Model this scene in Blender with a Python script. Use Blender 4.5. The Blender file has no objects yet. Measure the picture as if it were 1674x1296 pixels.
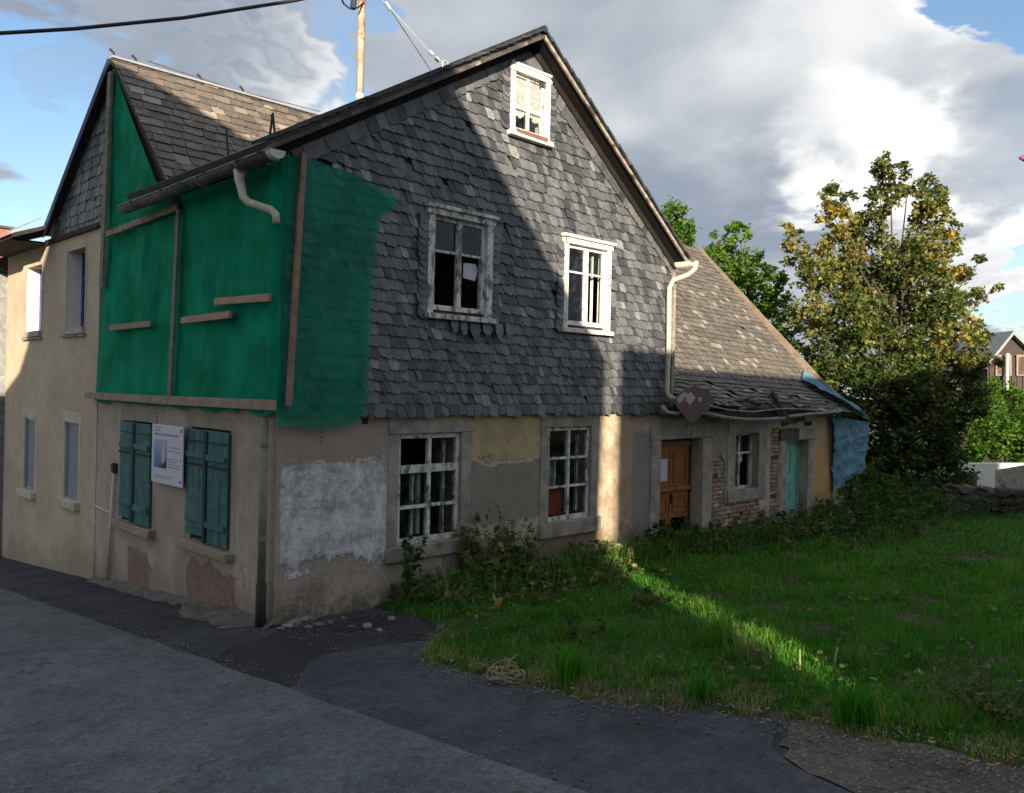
import bpy, bmesh, math, random
import numpy as np
from mathutils import Vector, Matrix, noise as mnoise
from mathutils.geometry import tessellate_polygon
random.seed(7); rng = np.random.default_rng(7)
scene = bpy.context.scene
col = scene.collection
rad = math.radians

# ------------------------------------------------------------------ camera, sky, sun, exposure
CAM = Vector((-4.550563, -8.080772, 2.6))
FPX, ROLL, OX, OY = 1365., rad(1.24), 837., 631.
cd = bpy.data.cameras.new('camera'); cam = bpy.data.objects.new('camera', cd); col.objects.link(cam)
cd.sensor_width = 36.; cd.lens = FPX / 1674. * 36.; cd.clip_start = .05; cd.clip_end = 3000.
cd.shift_y = -(648. - OY) / 1674.
right = Vector((1, -1, 0)).normalized(); fwd = Vector((1, 1, 0)).normalized(); up = Vector((0, 0, 1))
r2 = right * math.cos(ROLL) + up * math.sin(ROLL); u2 = up * math.cos(ROLL) - right * math.sin(ROLL)
cam.matrix_world = Matrix(((r2.x, u2.x, -fwd.x, CAM.x), (r2.y, u2.y, -fwd.y, CAM.y), (r2.z, u2.z, -fwd.z, CAM.z), (0, 0, 0, 1)))
scene.camera = cam

SUNH = Vector((-.61, -.792, 0)).normalized(); TANE = .27
ELEV = math.atan(TANE)
SUN_STRENGTH, SKY_STRENGTH, EXPOSURE = 5.0, .095, .98
cy = scene.cycles; cy.max_bounces = 6; cy.diffuse_bounces = 3; cy.glossy_bounces = 2; cy.transmission_bounces = 4; cy.transparent_max_bounces = 8
TOSUN = Vector((SUNH.x * math.cos(ELEV), SUNH.y * math.cos(ELEV), math.sin(ELEV)))
sd = bpy.data.lights.new('sun', 'SUN'); sun = bpy.data.objects.new('sun', sd); col.objects.link(sun)
sd.energy = SUN_STRENGTH; sd.angle = rad(.4); sd.color = (1., .86, .66)
sun.rotation_euler = TOSUN.to_track_quat('Z', 'Y').to_euler(); sun.location = (-12, -16, 14)
vs = scene.view_settings
vs.view_transform = 'Standard'; vs.look = 'None'; vs.gamma = 1.; vs.use_curve_mapping = False; vs.exposure = EXPOSURE

# ------------------------------------------------------------------ node expressions
class X:
    """a node socket that can be used in arithmetic"""
    def __init__(s, nt, sock): s.nt, s.s = nt, sock
    def _m(s, op, *o, clamp=False):
        n = s.nt.nodes.new('ShaderNodeMath'); n.operation = op; n.use_clamp = clamp
        s.nt.links.new(s.s, n.inputs[0])
        for i, v in enumerate(o):
            if isinstance(v, X): s.nt.links.new(v.s, n.inputs[i + 1])
            else: n.inputs[i + 1].default_value = v
        return X(s.nt, n.outputs[0])
    def __add__(s, o): return s._m('ADD', o)
    __radd__ = __add__
    def __mul__(s, o): return s._m('MULTIPLY', o)
    __rmul__ = __mul__
    def __sub__(s, o): return s._m('SUBTRACT', o)
    def __rsub__(s, o): return (s * -1.) + o
    def __truediv__(s, o): return s._m('DIVIDE', o)
    def pow(s, o): return s._m('POWER', o)
    def fract(s): return s._m('FRACT')
    def absv(s): return s._m('ABSOLUTE')
    def mx(s, o): return s._m('MAXIMUM', o)
    def mn(s, o): return s._m('MINIMUM', o)
    def gt(s, o): return s._m('GREATER_THAN', o)
    def step(s, a, b):
        n = s.nt.nodes.new('ShaderNodeMapRange'); n.interpolation_type = 'SMOOTHSTEP'
        s.nt.links.new(s.s, n.inputs[0]); n.inputs[1].default_value = a; n.inputs[2].default_value = b
        if a > b:
            n.inputs[1].default_value = b; n.inputs[2].default_value = a; n.inputs[3].default_value = 1; n.inputs[4].default_value = 0
        return X(s.nt, n.outputs[0])
class T:
    def __init__(s, nt): s.nt = nt
    def node(s, t): return s.nt.nodes.new(t)
    def link(s, a, b): s.nt.links.new(a.s if isinstance(a, X) else a, b)
    def pos(s): return X(s.nt, s.node('ShaderNodeNewGeometry').outputs['Position'])
    def objco(s): return X(s.nt, s.node('ShaderNodeTexCoord').outputs['Object'])
    def xyz(s, v):
        n = s.node('ShaderNodeSeparateXYZ'); s.link(v, n.inputs[0]); return [X(s.nt, o) for o in n.outputs]
    def comb(s, *c):
        n = s.node('ShaderNodeCombineXYZ')
        for i, v in enumerate(c):
            if isinstance(v, X): s.link(v, n.inputs[i])
            else: n.inputs[i].default_value = v
        return X(s.nt, n.outputs[0])
    def noise(s, scale, detail=4., rough=.6, vec=None, dist=0., colr=False):
        n = s.node('ShaderNodeTexNoise'); n.inputs['Scale'].default_value = scale; n.inputs['Detail'].default_value = detail
        n.inputs['Roughness'].default_value = rough; n.inputs['Distortion'].default_value = dist
        s.link(vec if vec is not None else s.pos(), n.inputs['Vector'])
        return X(s.nt, n.outputs['Color' if colr else 'Fac'])
    def voronoi(s, scale, vec=None, feature='F1', out='Distance'):
        n = s.node('ShaderNodeTexVoronoi'); n.feature = feature; n.inputs['Scale'].default_value = scale
        s.link(vec if vec is not None else s.pos(), n.inputs['Vector']); return X(s.nt, n.outputs[out])
    def rnd(s):
        a = s.node('ShaderNodeAttribute'); a.attribute_name = 'rnd'
        o = s.node('ShaderNodeObjectInfo')
        return (X(s.nt, a.outputs['Fac']) + X(s.nt, o.outputs['Random'])).fract()
    def col(s, c): 
        n = s.node('ShaderNodeRGB'); n.outputs[0].default_value = (*c, 1); return X(s.nt, n.outputs[0])
    def mix(s, a, b, f, mode='MIX'):
        n = s.node('ShaderNodeMix'); n.data_type = 'RGBA'; n.blend_type = mode; n.clamp_factor = True
        for v, i in ((a, 6), (b, 7)):
            if isinstance(v, X): s.link(v, n.inputs[i])
            else: n.inputs[i].default_value = (*v, 1)
        if isinstance(f, X): s.link(f, n.inputs[0])
        else: n.inputs[0].default_value = f
        return X(s.nt, n.outputs[2])
    def vmix(s, v, k):   # scale a colour
        n = s.node('ShaderNodeVectorMath'); n.operation = 'SCALE'; s.link(v, n.inputs[0])
        if isinstance(k, X): s.link(k, n.inputs['Scale'])
        else: n.inputs['Scale'].default_value = k
        return X(s.nt, n.outputs[0])
    def vadd(s, a, b):
        n = s.node('ShaderNodeVectorMath'); n.operation = 'ADD'; s.link(a, n.inputs[0])
        if isinstance(b, X): s.link(b, n.inputs[1])
        else: n.inputs[1].default_value = b
        return X(s.nt, n.outputs[0])
    def dot(s, a, b):
        n = s.node('ShaderNodeVectorMath'); n.operation = 'DOT_PRODUCT'; s.link(a, n.inputs[0]); n.inputs[1].default_value = b
        return X(s.nt, n.outputs['Value'])
    def distort(s, amt, scale, detail=3., vec=None):
        p = vec if vec is not None else s.pos()
        nz = s.noise(scale, detail, .6, p, colr=True)
        return s.vadd(p, s.vmix(s.vadd(nz, (-.5, -.5, -.5)), amt * 2))
    def box(s, p, lo, hi, soft):
        """soft mask of the box lo..hi (None = open) at point p"""
        c = s.xyz(p); m = None
        for i in range(3):
            for v, sg in ((lo[i], 1), (hi[i], -1)):
                if v is None: continue
                e = (c[i] - v).step(-soft, soft) if sg > 0 else (c[i] - v).step(soft, -soft)
                m = e if m is None else m * e
        return m

def new_mat(name):
    m = bpy.data.materials.new(name); m.use_nodes = True
    nt = m.node_tree; b = nt.nodes['Principled BSDF']
    return m, T(nt), b
def finish(t, b, colr, rough=.85, bump=None, bstr=.4, bdist=.01, spec=.3):
    if isinstance(colr, X): t.link(colr, b.inputs['Base Color'])
    else: b.inputs['Base Color'].default_value = (*colr, 1)
    if isinstance(rough, X): t.link(rough, b.inputs['Roughness'])
    else: b.inputs['Roughness'].default_value = rough
    b.inputs['Specular IOR Level'].default_value = spec
    if bump is not None:
        n = t.node('ShaderNodeBump'); n.inputs['Strength'].default_value = bstr; n.inputs['Distance'].default_value = bdist
        t.link(bump, n.inputs['Height']); t.nt.links.new(n.outputs[0], b.inputs['Normal'])
MATS = {}
def simple(name, c1, c2=None, scale=8., rough=.85, stain=None, sscale=2., sth=.6, bump=.3, bscale=60., bdist=.004, jit=.0, spec=.3, metal=0.):
    """two-tone noise, optional stain and per-piece brightness"""
    m, t, b = new_mat(name)
    c2 = c2 or tuple(v * .7 for v in c1)
    n = t.noise(scale, 6, .65)
    c = t.mix(c2, c1, n.step(.3, .7))
    if stain: c = t.mix(c, stain, t.noise(sscale, 6, .65).step(sth, sth + .08))
    if jit: c = t.vmix(c, t.rnd() * (2 * jit) + (1 - jit))
    b.inputs['Metallic'].default_value = metal
    finish(t, b, c, rough, t.noise(bscale, 5, .7), bump, bdist, spec)
    MATS[name] = m; return m

# ------------------------------------------------------------------ world
world = bpy.data.worlds.new('World'); scene.world = world; world.use_nodes = True
wt = T(world.node_tree); wt.nt.nodes.clear()
sky = wt.node('ShaderNodeTexSky'); sky.sky_type = 'NISHITA'; sky.sun_disc = False
sky.sun_elevation = ELEV; sky.sun_rotation = math.atan2(SUNH.x, SUNH.y)
sky.air_density = 1.; sky.dust_density = .3; sky.ozone_density = 2.
def ray(px, py):
    a = (px - OX) / FPX; b = (OY - py) / FPX; c, s = math.cos(ROLL), math.sin(ROLL)
    return fwd + right * (a * c - b * s) + up * (b * c + a * s)
D = X(wt.nt, wt.node('ShaderNodeTexCoord').outputs['Generated'])
# flatten the cloud deck towards the horizon: project on a high plane
dx, dy, dz = wt.xyz(D)
h = dz.mx(0.) + .25
P = wt.comb(dx / h, dy / h, dz * .6)
fb = wt.noise(1.25, 7, .52, P, .4)
fb2 = wt.noise(2.6, 5, .52, wt.vadd(P, (7.3, 1.2, 3.1)), .3)
Dn = wt.vadd(wt.vadd(D, wt.vmix(wt.comb(.7, -.7, .3), (fb - .5) * .24)), wt.vmix(wt.comb(-.2, .3, .8), (fb2 - .5) * .16))
def blob(px, py, rpx, soft=.6):
    d = ray(px, py).normalized(); a = math.atan(rpx / FPX)
    return wt.dot(Dn, d).step(math.cos(a * (1 + soft)), math.cos(a * (1 - soft)))
cov = fb * 1.2 + .12
for (x, y, r, w) in ((30, 300, 130, -1.2), (150, 250, 70, -.4), (445, 80, 60, -.75), (1665, 90, 90, -1.6), (1590, 50, 60, -.9), (1650, 200, 40, -.8), (1640, 500, 60, -.45),
                     (900, 150, 420, .45), (1380, 150, 150, .45), (330, 130, 70, .35), (80, 70, 150, .5), (250, 40, 120, .35), (1600, 290, 70, .5), (1420, 160, 130, .5), (1500, 230, 70, .4)):
    cov = cov + blob(x, y, r, .85) * w
cov = cov.step(.0, .80)
br = fb2 * .62 + .25
for (x, y, r, w) in ((1420, 120, 170, .20), (1590, 270, 110, .50), (1490, 190, 100, .22), (335, 140, 60, .26), (230, 110, 45, .10), (850, 200, 300, -.02), (1230, 330, 120, -.22), (1400, 370, 90, -.12), (100, 90, 150, -.28), (230, 40, 110, -.25), (1620, 420, 60, -.15)):
    br = br + blob(x, y, r, .85) * w
ccol = wt.mix((.24, .28, .345), (.80, .80, .79), br.step(.32, 1.08))
bg1 = wt.node('ShaderNodeBackground'); wt.nt.links.new(sky.outputs[0], bg1.inputs[0]); bg1.inputs[1].default_value = SKY_STRENGTH
bg2 = wt.node('ShaderNodeBackground'); wt.link(ccol, bg2.inputs[0]); bg2.inputs[1].default_value = .69
ms = wt.node('ShaderNodeMixShader'); wt.link(cov, ms.inputs[0])
wt.nt.links.new(bg1.outputs[0], ms.inputs[1]); wt.nt.links.new(bg2.outputs[0], ms.inputs[2])
wo = wt.node('ShaderNodeOutputWorld'); wt.nt.links.new(ms.outputs[0], wo.inputs[0])
world.cycles.sampling_method = 'MANUAL'; world.cycles.sample_map_resolution = 512

# ------------------------------------------------------------------ geometry helpers
def GP(px, py, y=0.):          # picture point on the plane y: (x, z)
    d = ray(px, py); k = (y - CAM.y) / d.y; return CAM.x + k * d.x, CAM.z + k * d.z
def SP(px, py, x=0.):          # picture point on the plane x: (y, z)
    d = ray(px, py); k = (x - CAM.x) / d.x; return CAM.y + k * d.y, CAM.z + k * d.z
def AT(px, py, depth):         # picture point at a depth along the view axis
    return CAM + ray(px, py) * depth
def clampf(v, a, b): return max(a, min(b, v))
def gz(x, y): return -.09 * clampf(y, -45, 32) - .03 * clampf(x, 0, 40)
WORLD_LOC = {}
def wloc(o): return WORLD_LOC.get(o.name, Vector((0, 0, 0)))
def link(o, parent=None, loc=(0, 0, 0)):
    col.objects.link(o); loc = Vector(loc)
    WORLD_LOC[o.name] = loc
    o.location = loc
    if parent is not None: o.parent = parent; o.location = loc - wloc(parent)
    return o
def tag(o, label=None, cat=None, group=None, kind=None):
    for k, v in (('label', label), ('category', cat), ('group', group), ('kind', kind)):
        if v: o[k] = v
    return o
def thing(name, loc, label, cat, group=None):
    o = bpy.data.objects.new(name, None); o.empty_display_size = .2
    return tag(link(o, None, loc), label, cat, group)
def jf(a): return random.uniform(-a, a)
class MB:
    def __init__(s): s.v = []; s.f = []; s.r = []
    def add(s, vs, fs, r=None):
        n = len(s.v); s.v += [tuple(p) for p in vs]; s.f += [tuple(i + n for i in f) for f in fs]
        s.r += [random.random() if r is None else r] * len(fs); return s
    BOX = [(0, 3, 2, 1), (4, 5, 6, 7), (0, 1, 5, 4), (1, 2, 6, 5), (2, 3, 7, 6), (3, 0, 4, 7)]
    def hexa(s, p, r=None): return s.add(p, MB.BOX, r)
    def box(s, lo, hi, j=0.):
        (a, b, c), (d, e, f) = lo, hi
        p = [(a, b, c), (d, b, c), (d, e, c), (a, e, c), (a, b, f), (d, b, f), (d, e, f), (a, e, f)]
        if j: p = [tuple(q + jf(j) for q in w) for w in p]
        return s.hexa(p)
    def mbox(s, f, u0, u1, z0, z1, d0, d1, j=0.):
        """box in wall coordinates: u along the wall, z up, d outwards"""
        p = [f(u0, z0, d0), f(u1, z0, d0), f(u1, z0, d1), f(u0, z0, d1), f(u0, z1, d0), f(u1, z1, d0), f(u1, z1, d1), f(u0, z1, d1)]
        if j: p = [tuple(q + jf(j) for q in w) for w in p]
        return s.hexa(p)
    def beam(s, a, b, w, h, side=(0, 0, 1), j=0.):
        a, b = Vector(a), Vector(b); t = (b - a).normalized(); sd_ = Vector(side)
        n = t.cross(sd_).normalized(); m = n.cross(t).normalized()
        p = []
        for q in (a, b):
            for (i, k) in ((-1, -1), (1, -1), (1, 1), (-1, 1)): p.append(q + n * (w / 2 * i) + m * (h / 2 * k) + Vector((jf(j), jf(j), jf(j))))
        return s.hexa(p)
    def tube(s, pts, rr, n=8, cap=True):
        pts = [Vector(p) for p in pts]; rs = rr if isinstance(rr, (list, tuple)) else [rr] * len(pts)
        vs, fs = [], []; prev = None
        for i, p in enumerate(pts):
            t = (pts[min(i + 1, len(pts) - 1)] - pts[max(i - 1, 0)]).normalized()
            a = prev if prev is not None else (Vector((0, 0, 1)) if abs(t.z) < .9 else Vector((1, 0, 0)))
            e1 = (a - t * a.dot(t)).normalized(); e2 = t.cross(e1); prev = e1
            for k in range(n):
                an = 2 * math.pi * k / n; vs.append(p + (e1 * math.cos(an) + e2 * math.sin(an)) * rs[i])
        for i in range(len(pts) - 1):
            for k in range(n): fs.append((i * n + k, i * n + (k + 1) % n, (i + 1) * n + (k + 1) % n, (i + 1) * n + k))
        if cap: fs += [tuple(range(n))[::-1], tuple((len(pts) - 1) * n + k for k in range(n))]
        return s.add(vs, fs, random.random())
    def prism(s, poly, off):
        """closed prism: 3-D polygon pushed by the vector off"""
        n = len(poly); off = Vector(off); a = [Vector(p) for p in poly]
        return s.add(a + [p + off for p in a], [tuple(range(n))[::-1], tuple(range(n, 2 * n))] + [(i, (i + 1) % n, n + (i + 1) % n, n + i) for i in range(n)])
    def mesh(s, name, m, smooth=False):
        me = bpy.data.meshes.new(name); me.from_pydata(s.v, [], s.f)
        at = me.attributes.new('rnd', 'FLOAT', 'FACE'); at.data.foreach_set('value', s.r)
        if smooth: me.polygons.foreach_set('use_smooth', [True] * len(s.f))
        me.materials.append(m if not isinstance(m, str) else MATS[m]); me.update(); return me
    def build(s, name, m, parent=None, smooth=False, origin=None, bevel=0.):
        o = bpy.data.objects.new(name, None)
        if origin is not None:
            og = Vector(origin); s.v = [tuple(Vector(p) - og) for p in s.v]
        me = s.mesh(name, m, smooth); bpy.data.objects.remove(o)
        o = bpy.data.objects.new(name, me)
        if bevel:
            b = o.modifiers.new('bevel', 'BEVEL'); b.width = bevel; b.segments = 2; b.limit_method = 'ANGLE'
        return link(o, parent, origin if origin is not None else (0, 0, 0))
def bulk(name, m, parent, verts, faces_n, rnd, loc=(0, 0, 0), tri=3):
    """fast mesh of many equal polygons: verts (N*tri, 3)"""
    me = bpy.data.meshes.new(name); nf = len(rnd)
    me.vertices.add(len(verts)); me.vertices.foreach_set('co', np.ascontiguousarray(verts, dtype=np.float32).ravel())
    me.loops.add(nf * tri); me.loops.foreach_set('vertex_index', np.ascontiguousarray(faces_n, dtype=np.int32).ravel())
    me.polygons.add(nf); me.polygons.foreach_set('loop_start', np.arange(0, nf * tri, tri, dtype=np.int32))
    me.update(calc_edges=True)
    at = me.attributes.new('rnd', 'FLOAT', 'FACE'); at.data.foreach_set('value', np.asarray(rnd, dtype=np.float32))
    me.materials.append(MATS[m]); o = bpy.data.objects.new(name, me); return link(o, parent, loc)
gable = lambda u, z, d: (u, -d, z)        # wall coordinates of the gable side (plane y = 0)
street = lambda u, z, d: (-d, u, z)       # wall coordinates of the street side (plane x = 0)
def panel(name, f, outer, holes, depth, m, parent, d0=0., hole_depths=None, rim=True):
    """wall face with openings and their reveals"""
    polys = [[Vector((*p, 0)) for p in outer]] + [[Vector((*p, 0)) for p in h_] for h_ in holes]
    tri = tessellate_polygon(polys); flat = [p for q in polys for p in q]
    b = MB(); b.add([f(p.x, p.y, d0) for p in flat], tri)
    for k, h_ in enumerate(([outer] if rim else []) + list(holes)):
        n = len(h_); dp = depth
        if hole_depths and (k - (1 if rim else 0)) >= 0: dp = hole_depths[k - (1 if rim else 0)]
        b.add([f(p[0], p[1], d0) for p in h_] + [f(p[0], p[1], d0 - dp) for p in h_], [(i, (i + 1) % n, n + (i + 1) % n, n + i) for i in range(n)])
    return b.build(name, m, parent)
def rect(a, b, c, d): return [(a, c), (b, c), (b, d), (a, d)]
def ragged(poly, step=.12, amp=.03):
    out = []
    for i, p in enumerate(poly):
        q = poly[(i + 1) % len(poly)]; L = math.dist(p, q); n = max(1, int(L / step))
        for k in range(n):
            t = k / n; out.append((p[0] + (q[0] - p[0]) * t + jf(amp), p[1] + (q[1] - p[1]) * t + jf(amp)))
    return out
def clip_poly(poly, clip):
    """Sutherland-Hodgman, convex counter-clockwise clip polygon"""
    for i in range(len(clip)):
        a, b = clip[i], clip[(i + 1) % len(clip)]; out = []
        ins = lambda p: (b[0] - a[0]) * (p[1] - a[1]) - (b[1] - a[1]) * (p[0] - a[0]) >= 0
        for k in range(len(poly)):
            p, q = poly[k], poly[(k + 1) % len(poly)]; ip, iq = ins(p), ins(q)
            if ip: out.append(p)
            if ip != iq:
                d1 = (b[0] - a[0]) * (p[1] - a[1]) - (b[1] - a[1]) * (p[0] - a[0]); d2 = (b[0] - a[0]) * (q[1] - a[1]) - (b[1] - a[1]) * (q[0] - a[0])
                t = d1 / (d1 - d2); out.append((p[0] + (q[0] - p[0]) * t, p[1] + (q[1] - p[1]) * t))
        poly = out
        if len(poly) < 3: return []
    return poly
def area(p): return abs(sum(p[i][0] * p[(i + 1) % len(p)][1] - p[(i + 1) % len(p)][0] * p[i][1] for i in range(len(p)))) / 2

def slates(parent, m, org, U, V, clip, holes, row, widths, lean, n_single, score, thick=.008, lift=.028, miss=.012, jag=.012, skip=None, name='slate', vstart=None, rot=.03):
    """rows of overlapping slates on the plane org + u*U + v*V; the n_single best-scored are objects of their own, the rest one mesh"""
    org, U, V = Vector(org), Vector(U).normalized(), Vector(V).normalized(); N = U.cross(V).normalized()
    us = [p[0] for p in clip]; vs_ = [p[1] for p in clip]; items = []
    v = min(vs_) if vstart is None else vstart; r_ = 0
    while v < max(vs_):
        u = min(us) - .3 + random.random() * .15
        while u < max(us) + .1:
            k = random.randrange(len(widths)); w = widths[k]; u0 = u; u += w + .004
            a = jf(rot); v0 = v + jf(jag); out = random.uniform(0, .010)
            if random.random() < miss: continue
            if random.random() < .07: a += jf(.22); v0 -= random.uniform(0, .035)
            items.append((u0, v0, k, w, a, out))
        v += row; r_ += 1
    shp = []
    for w in widths:
        h_ = row * 1.42
        shp.append([(lean * h_, 0), (lean * h_ + w * .80, -.012), (lean * h_ + w * .97, .012), (lean * h_ + w, .045), (w, h_), (0, h_)])
    meshes = {}
    def solid(poly, out):
        # the foot stands proud, the head lies on the wall
        n = len(poly); f3 = []; b3 = []
        for (pu, pv) in poly:
            t = clampf(pv / (row * 1.42), -.1, 1)
            f3.append((pu, pv, lift * (1 - t) + thick + out)); b3.append((pu, pv, lift * (1 - t) + out))
        return f3 + b3, [tuple(range(n)), tuple(range(n, 2 * n))[::-1]] + [(i, n + i, n + (i + 1) % n, (i + 1) % n) for i in range(n)]
    single, rest = [], []
    for (u0, v0, k, w, a, out) in items:
        ca, sa = math.cos(a), math.sin(a)
        poly = [(u0 + x * ca - y * sa, v0 + x * sa + y * ca) for (x, y) in shp[k]]
        q = clip_poly(poly, clip)
        if len(q) < 3 or area(q) < .0012: continue
        cut = area(q) < area(poly) * .995
        bad = False
        for (a0, a1, b0, b1) in holes:
            cx, cy = u0 + w / 2, v0 + row * .6
            if any(a0 < p[0] < a1 and b0 < p[1] < b1 for p in q) or (a0 < cx < a1 and b0 < cy < b1):
                best = []
                for cl in ([(-99, -99), (a0, -99), (a0, 99), (-99, 99)], [(a1, -99), (99, -99), (99, 99), (a1, 99)], [(-99, -99), (99, -99), (99, b0), (-99, b0)], [(-99, b1), (99, b1), (99, 99), (-99, 99)]):
                    t = clip_poly(q, cl)
                    if len(t) >= 3 and area(t) > (area(best) if best else 0): best = t
                q = best; cut = True
                if len(q) < 3 or area(q) < .0012: bad = True; break
        if bad: continue
        wp = org + U * (u0 + w / 2) + V * (v0 + row * .5)
        if skip and skip(u0 + w / 2, v0 + row * .3): single.append((1e9, None, q, u0, v0, a, out, k)); continue
        (rest if cut else single).append((score(wp), wp, q, u0, v0, a, out, k))
    single.sort(key=lambda t: t[0])
    B = MB()
    def addrest(q, v0, out):
        vs3, fs = solid([(p[0], p[1] - v0) for p in q], out)
        B.add([org + U * x + V * (y + v0) + N * z for (x, y, z) in vs3], fs)
    for i, (sc, wp, q, u0, v0, a, out, k) in enumerate(single):
        if i < n_single and wp is not None:
            if k not in meshes:
                mb = MB(); vs3, fs = solid(shp[k], 0.); mb.add(vs3, fs, 0.); meshes[k] = mb.mesh(name, m)
            o = bpy.data.objects.new(name, meshes[k])
            L = org + U * u0 + V * v0 + N * out
            link(o, parent, L)
            M = Matrix((U, V, N)).transposed()
            o.rotation_euler = (M @ Matrix.Rotation(a, 3, 'Z')).to_euler()
        else: addrest(q, v0, out)
    for (sc, wp, q, u0, v0, a, out, k) in rest: addrest(q, v0, out)
    o = B.build(name + '_field', m, parent); o['kind'] = 'stuff'
    return o
camdist = lambda p: (p - CAM).length

# ------------------------------------------------------------------ materials
def m_slate(name, a, b, light, lth=.88, rough=.55, lich=(.30, .29, .24), lichth=.66):
    m, t, bs = new_mat(name); r = t.rnd()
    c = t.mix(a, b, r)
    c = t.mix(c, light, (r * 7.31).fract().step(lth, lth + .04))
    c = t.vmix(c, t.noise(14, 6, .7) * 1.3 + .35); c = t.vmix(c, t.noise(5, 3, .6, t.vmix(t.pos(), t.rnd() * 3. + 1.)) * .9 + .55)
    c = t.mix(c, lich, t.noise(3.2, 8, .75).step(lichth, lichth + .07) * .7)
    c = t.mix(c, lich, t.noise(38, 4, .7).step(.68, .74) * .55)
    finish(t, bs, c, rough, t.noise(45, 6, .7), .35, .006, .4); MATS[name] = m
m_slate('slate', (.042, .047, .056), (.155, .160, .165), (.26, .265, .265), .95, .5, (.26, .27, .27), .62)
m_slate('roof_slate', (.10, .085, .075), (.20, .165, .135), (.34, .30, .24), .93, .75, (.42, .37, .28), .60)
m_slate('annex_slate', (.105, .092, .082), (.175, .152, .130), (.30, .275, .235), .93, .75, (.36, .33, .27), .60)
m_slate('verge_slate', (.03, .032, .04), (.06, .065, .07), (.10, .10, .10), .9, .6, (.2, .2, .18), .74)

def m_plaster_gable():
    m, t, b = new_mat('plaster_gable'); p = t.pos(); x, y, z = t.xyz(p)
    d1 = t.distort(.16, 2.0, 6); d2 = t.distort(.09, 3.5, 7); n8 = t.noise(8, 8, .75); n3 = t.noise(2.7, 9, .72); n1 = t.noise(1.1, 6, .65)
    streak = t.noise(3.2, 6, .7, t.comb(x * 3., y, z * .35))
    c = t.mix((.31, .265, .22), (.57, .48, .385), (n3 * .6 + n1 * .4).step(.33, .66))
    c = t.mix(c, (.36, .28, .25), t.box(d1, (-.5, None, 1.55), (1.5, None, 3.), .08) * .6)               # pinkish coat below the slates
    def patch(lo, hi, soft=.2, k=1.): return (t.box(p, lo, hi, soft) * 1.25 + (n3 * 2.4 + n8 * 1.3 - 1.85) * k).step(.60, .66)
    white = t.mix((.30, .305, .325), (.82, .825, .83), (n3 * .6 + n8 * .4).step(.38, .60))
    wm = t.box(d2, (.05, None, None), (1.6, None, 1.68), .012) * (z + n3 * 1.5 + n8 * .5 + n1 * .5).step(1.72, 1.84)
    c = t.mix(c, (.66, .655, .63), t.box(d2, (.05, None, .9), (1.6, None, 1.74), .01) * n8.step(.5, .55) * .7)
    c = t.mix(c, white, wm * .9)
    om = patch((2.4, None, 1.60), (4.5, None, 3.), .16)
    c = t.mix(c, (.24, .217, .19), patch((2.6, None, .75), (4.3, None, 1.8)) * .8)             # grey cement below the ochre
    c = t.mix(c, (.62, .54, .40), patch((2.4, None, 1.55), (4.5, None, 3.), .16) * .8)
    c = t.mix(c, t.mix((.55, .42, .23), (.40, .32, .21), n3.step(.38, .62)), om)
    oc_beam = t.mix((.36, .27, .185), (.62, .51, .38), n3.step(.35, .65))  # plaster lightened under the sunbeam: part of its glare is put into the colour
    c = t.mix(c, oc_beam, t.box(d1, (5.42, None, .0), (6.02, None, 3.), .06)); c = t.mix(c, t.mix((.34, .25, .165), (.46, .35, .24), n3.step(.35, .65)), t.box(d1, (6.0, None, -.5), (6.6, None, 3.), .05))
    c = t.mix(c, (.25, .175, .105), t.box(d1, (3.7, None, -1.), (5.6, None, .46), .08) * .8)
    c = t.mix(c, (.27, .25, .225), t.box(d1, (6.30, None, -1.), (7.05, None, 1.9), .04) * .9)
    c = t.mix(c, t.mix((.20, .165, .11), (.36, .31, .22), n8.step(.35, .6)), t.box(d1, (8.55, None, 1.1), (9.4, None, 3.), .05) * .9)   # annex
    pil = t.mix((.50, .32, .12), (.50, .34, .20), (z - .4).step(.3, 1.2))
    c = t.mix(c, pil, t.box(d2, (12.79, None, None), (15., None, None), .02))
    c = t.mix(c, (.10, .088, .075), (n3 * .5 + streak * .5).step(.56, .66) * .42)                        # soot and damp
    damp = (z + n1 * 1.3).step(1.15, .6) * n8.step(.32, .58)
    c = t.mix(c, (.105, .092, .075), damp * .8)
    c = t.mix(c, (.50, .47, .42), t.noise(15, 6, .75).step(.64, .69) * .6)
    cr = t.voronoi(.8, t.distort(.5, 1.4, 5), 'DISTANCE_TO_EDGE').step(.008, .002) * n1.step(.54, .62)
    c = t.mix(c, (.10, .09, .075), cr * .6)
    bump = n8 * 1.2 + n3 * .8 + wm * .5 + om * .35 + t.noise(40, 4, .7) * .3 - cr * .6
    finish(t, b, c, .95, bump, .8, .03, .15); MATS['plaster_gable'] = m
m_plaster_gable()
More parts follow.
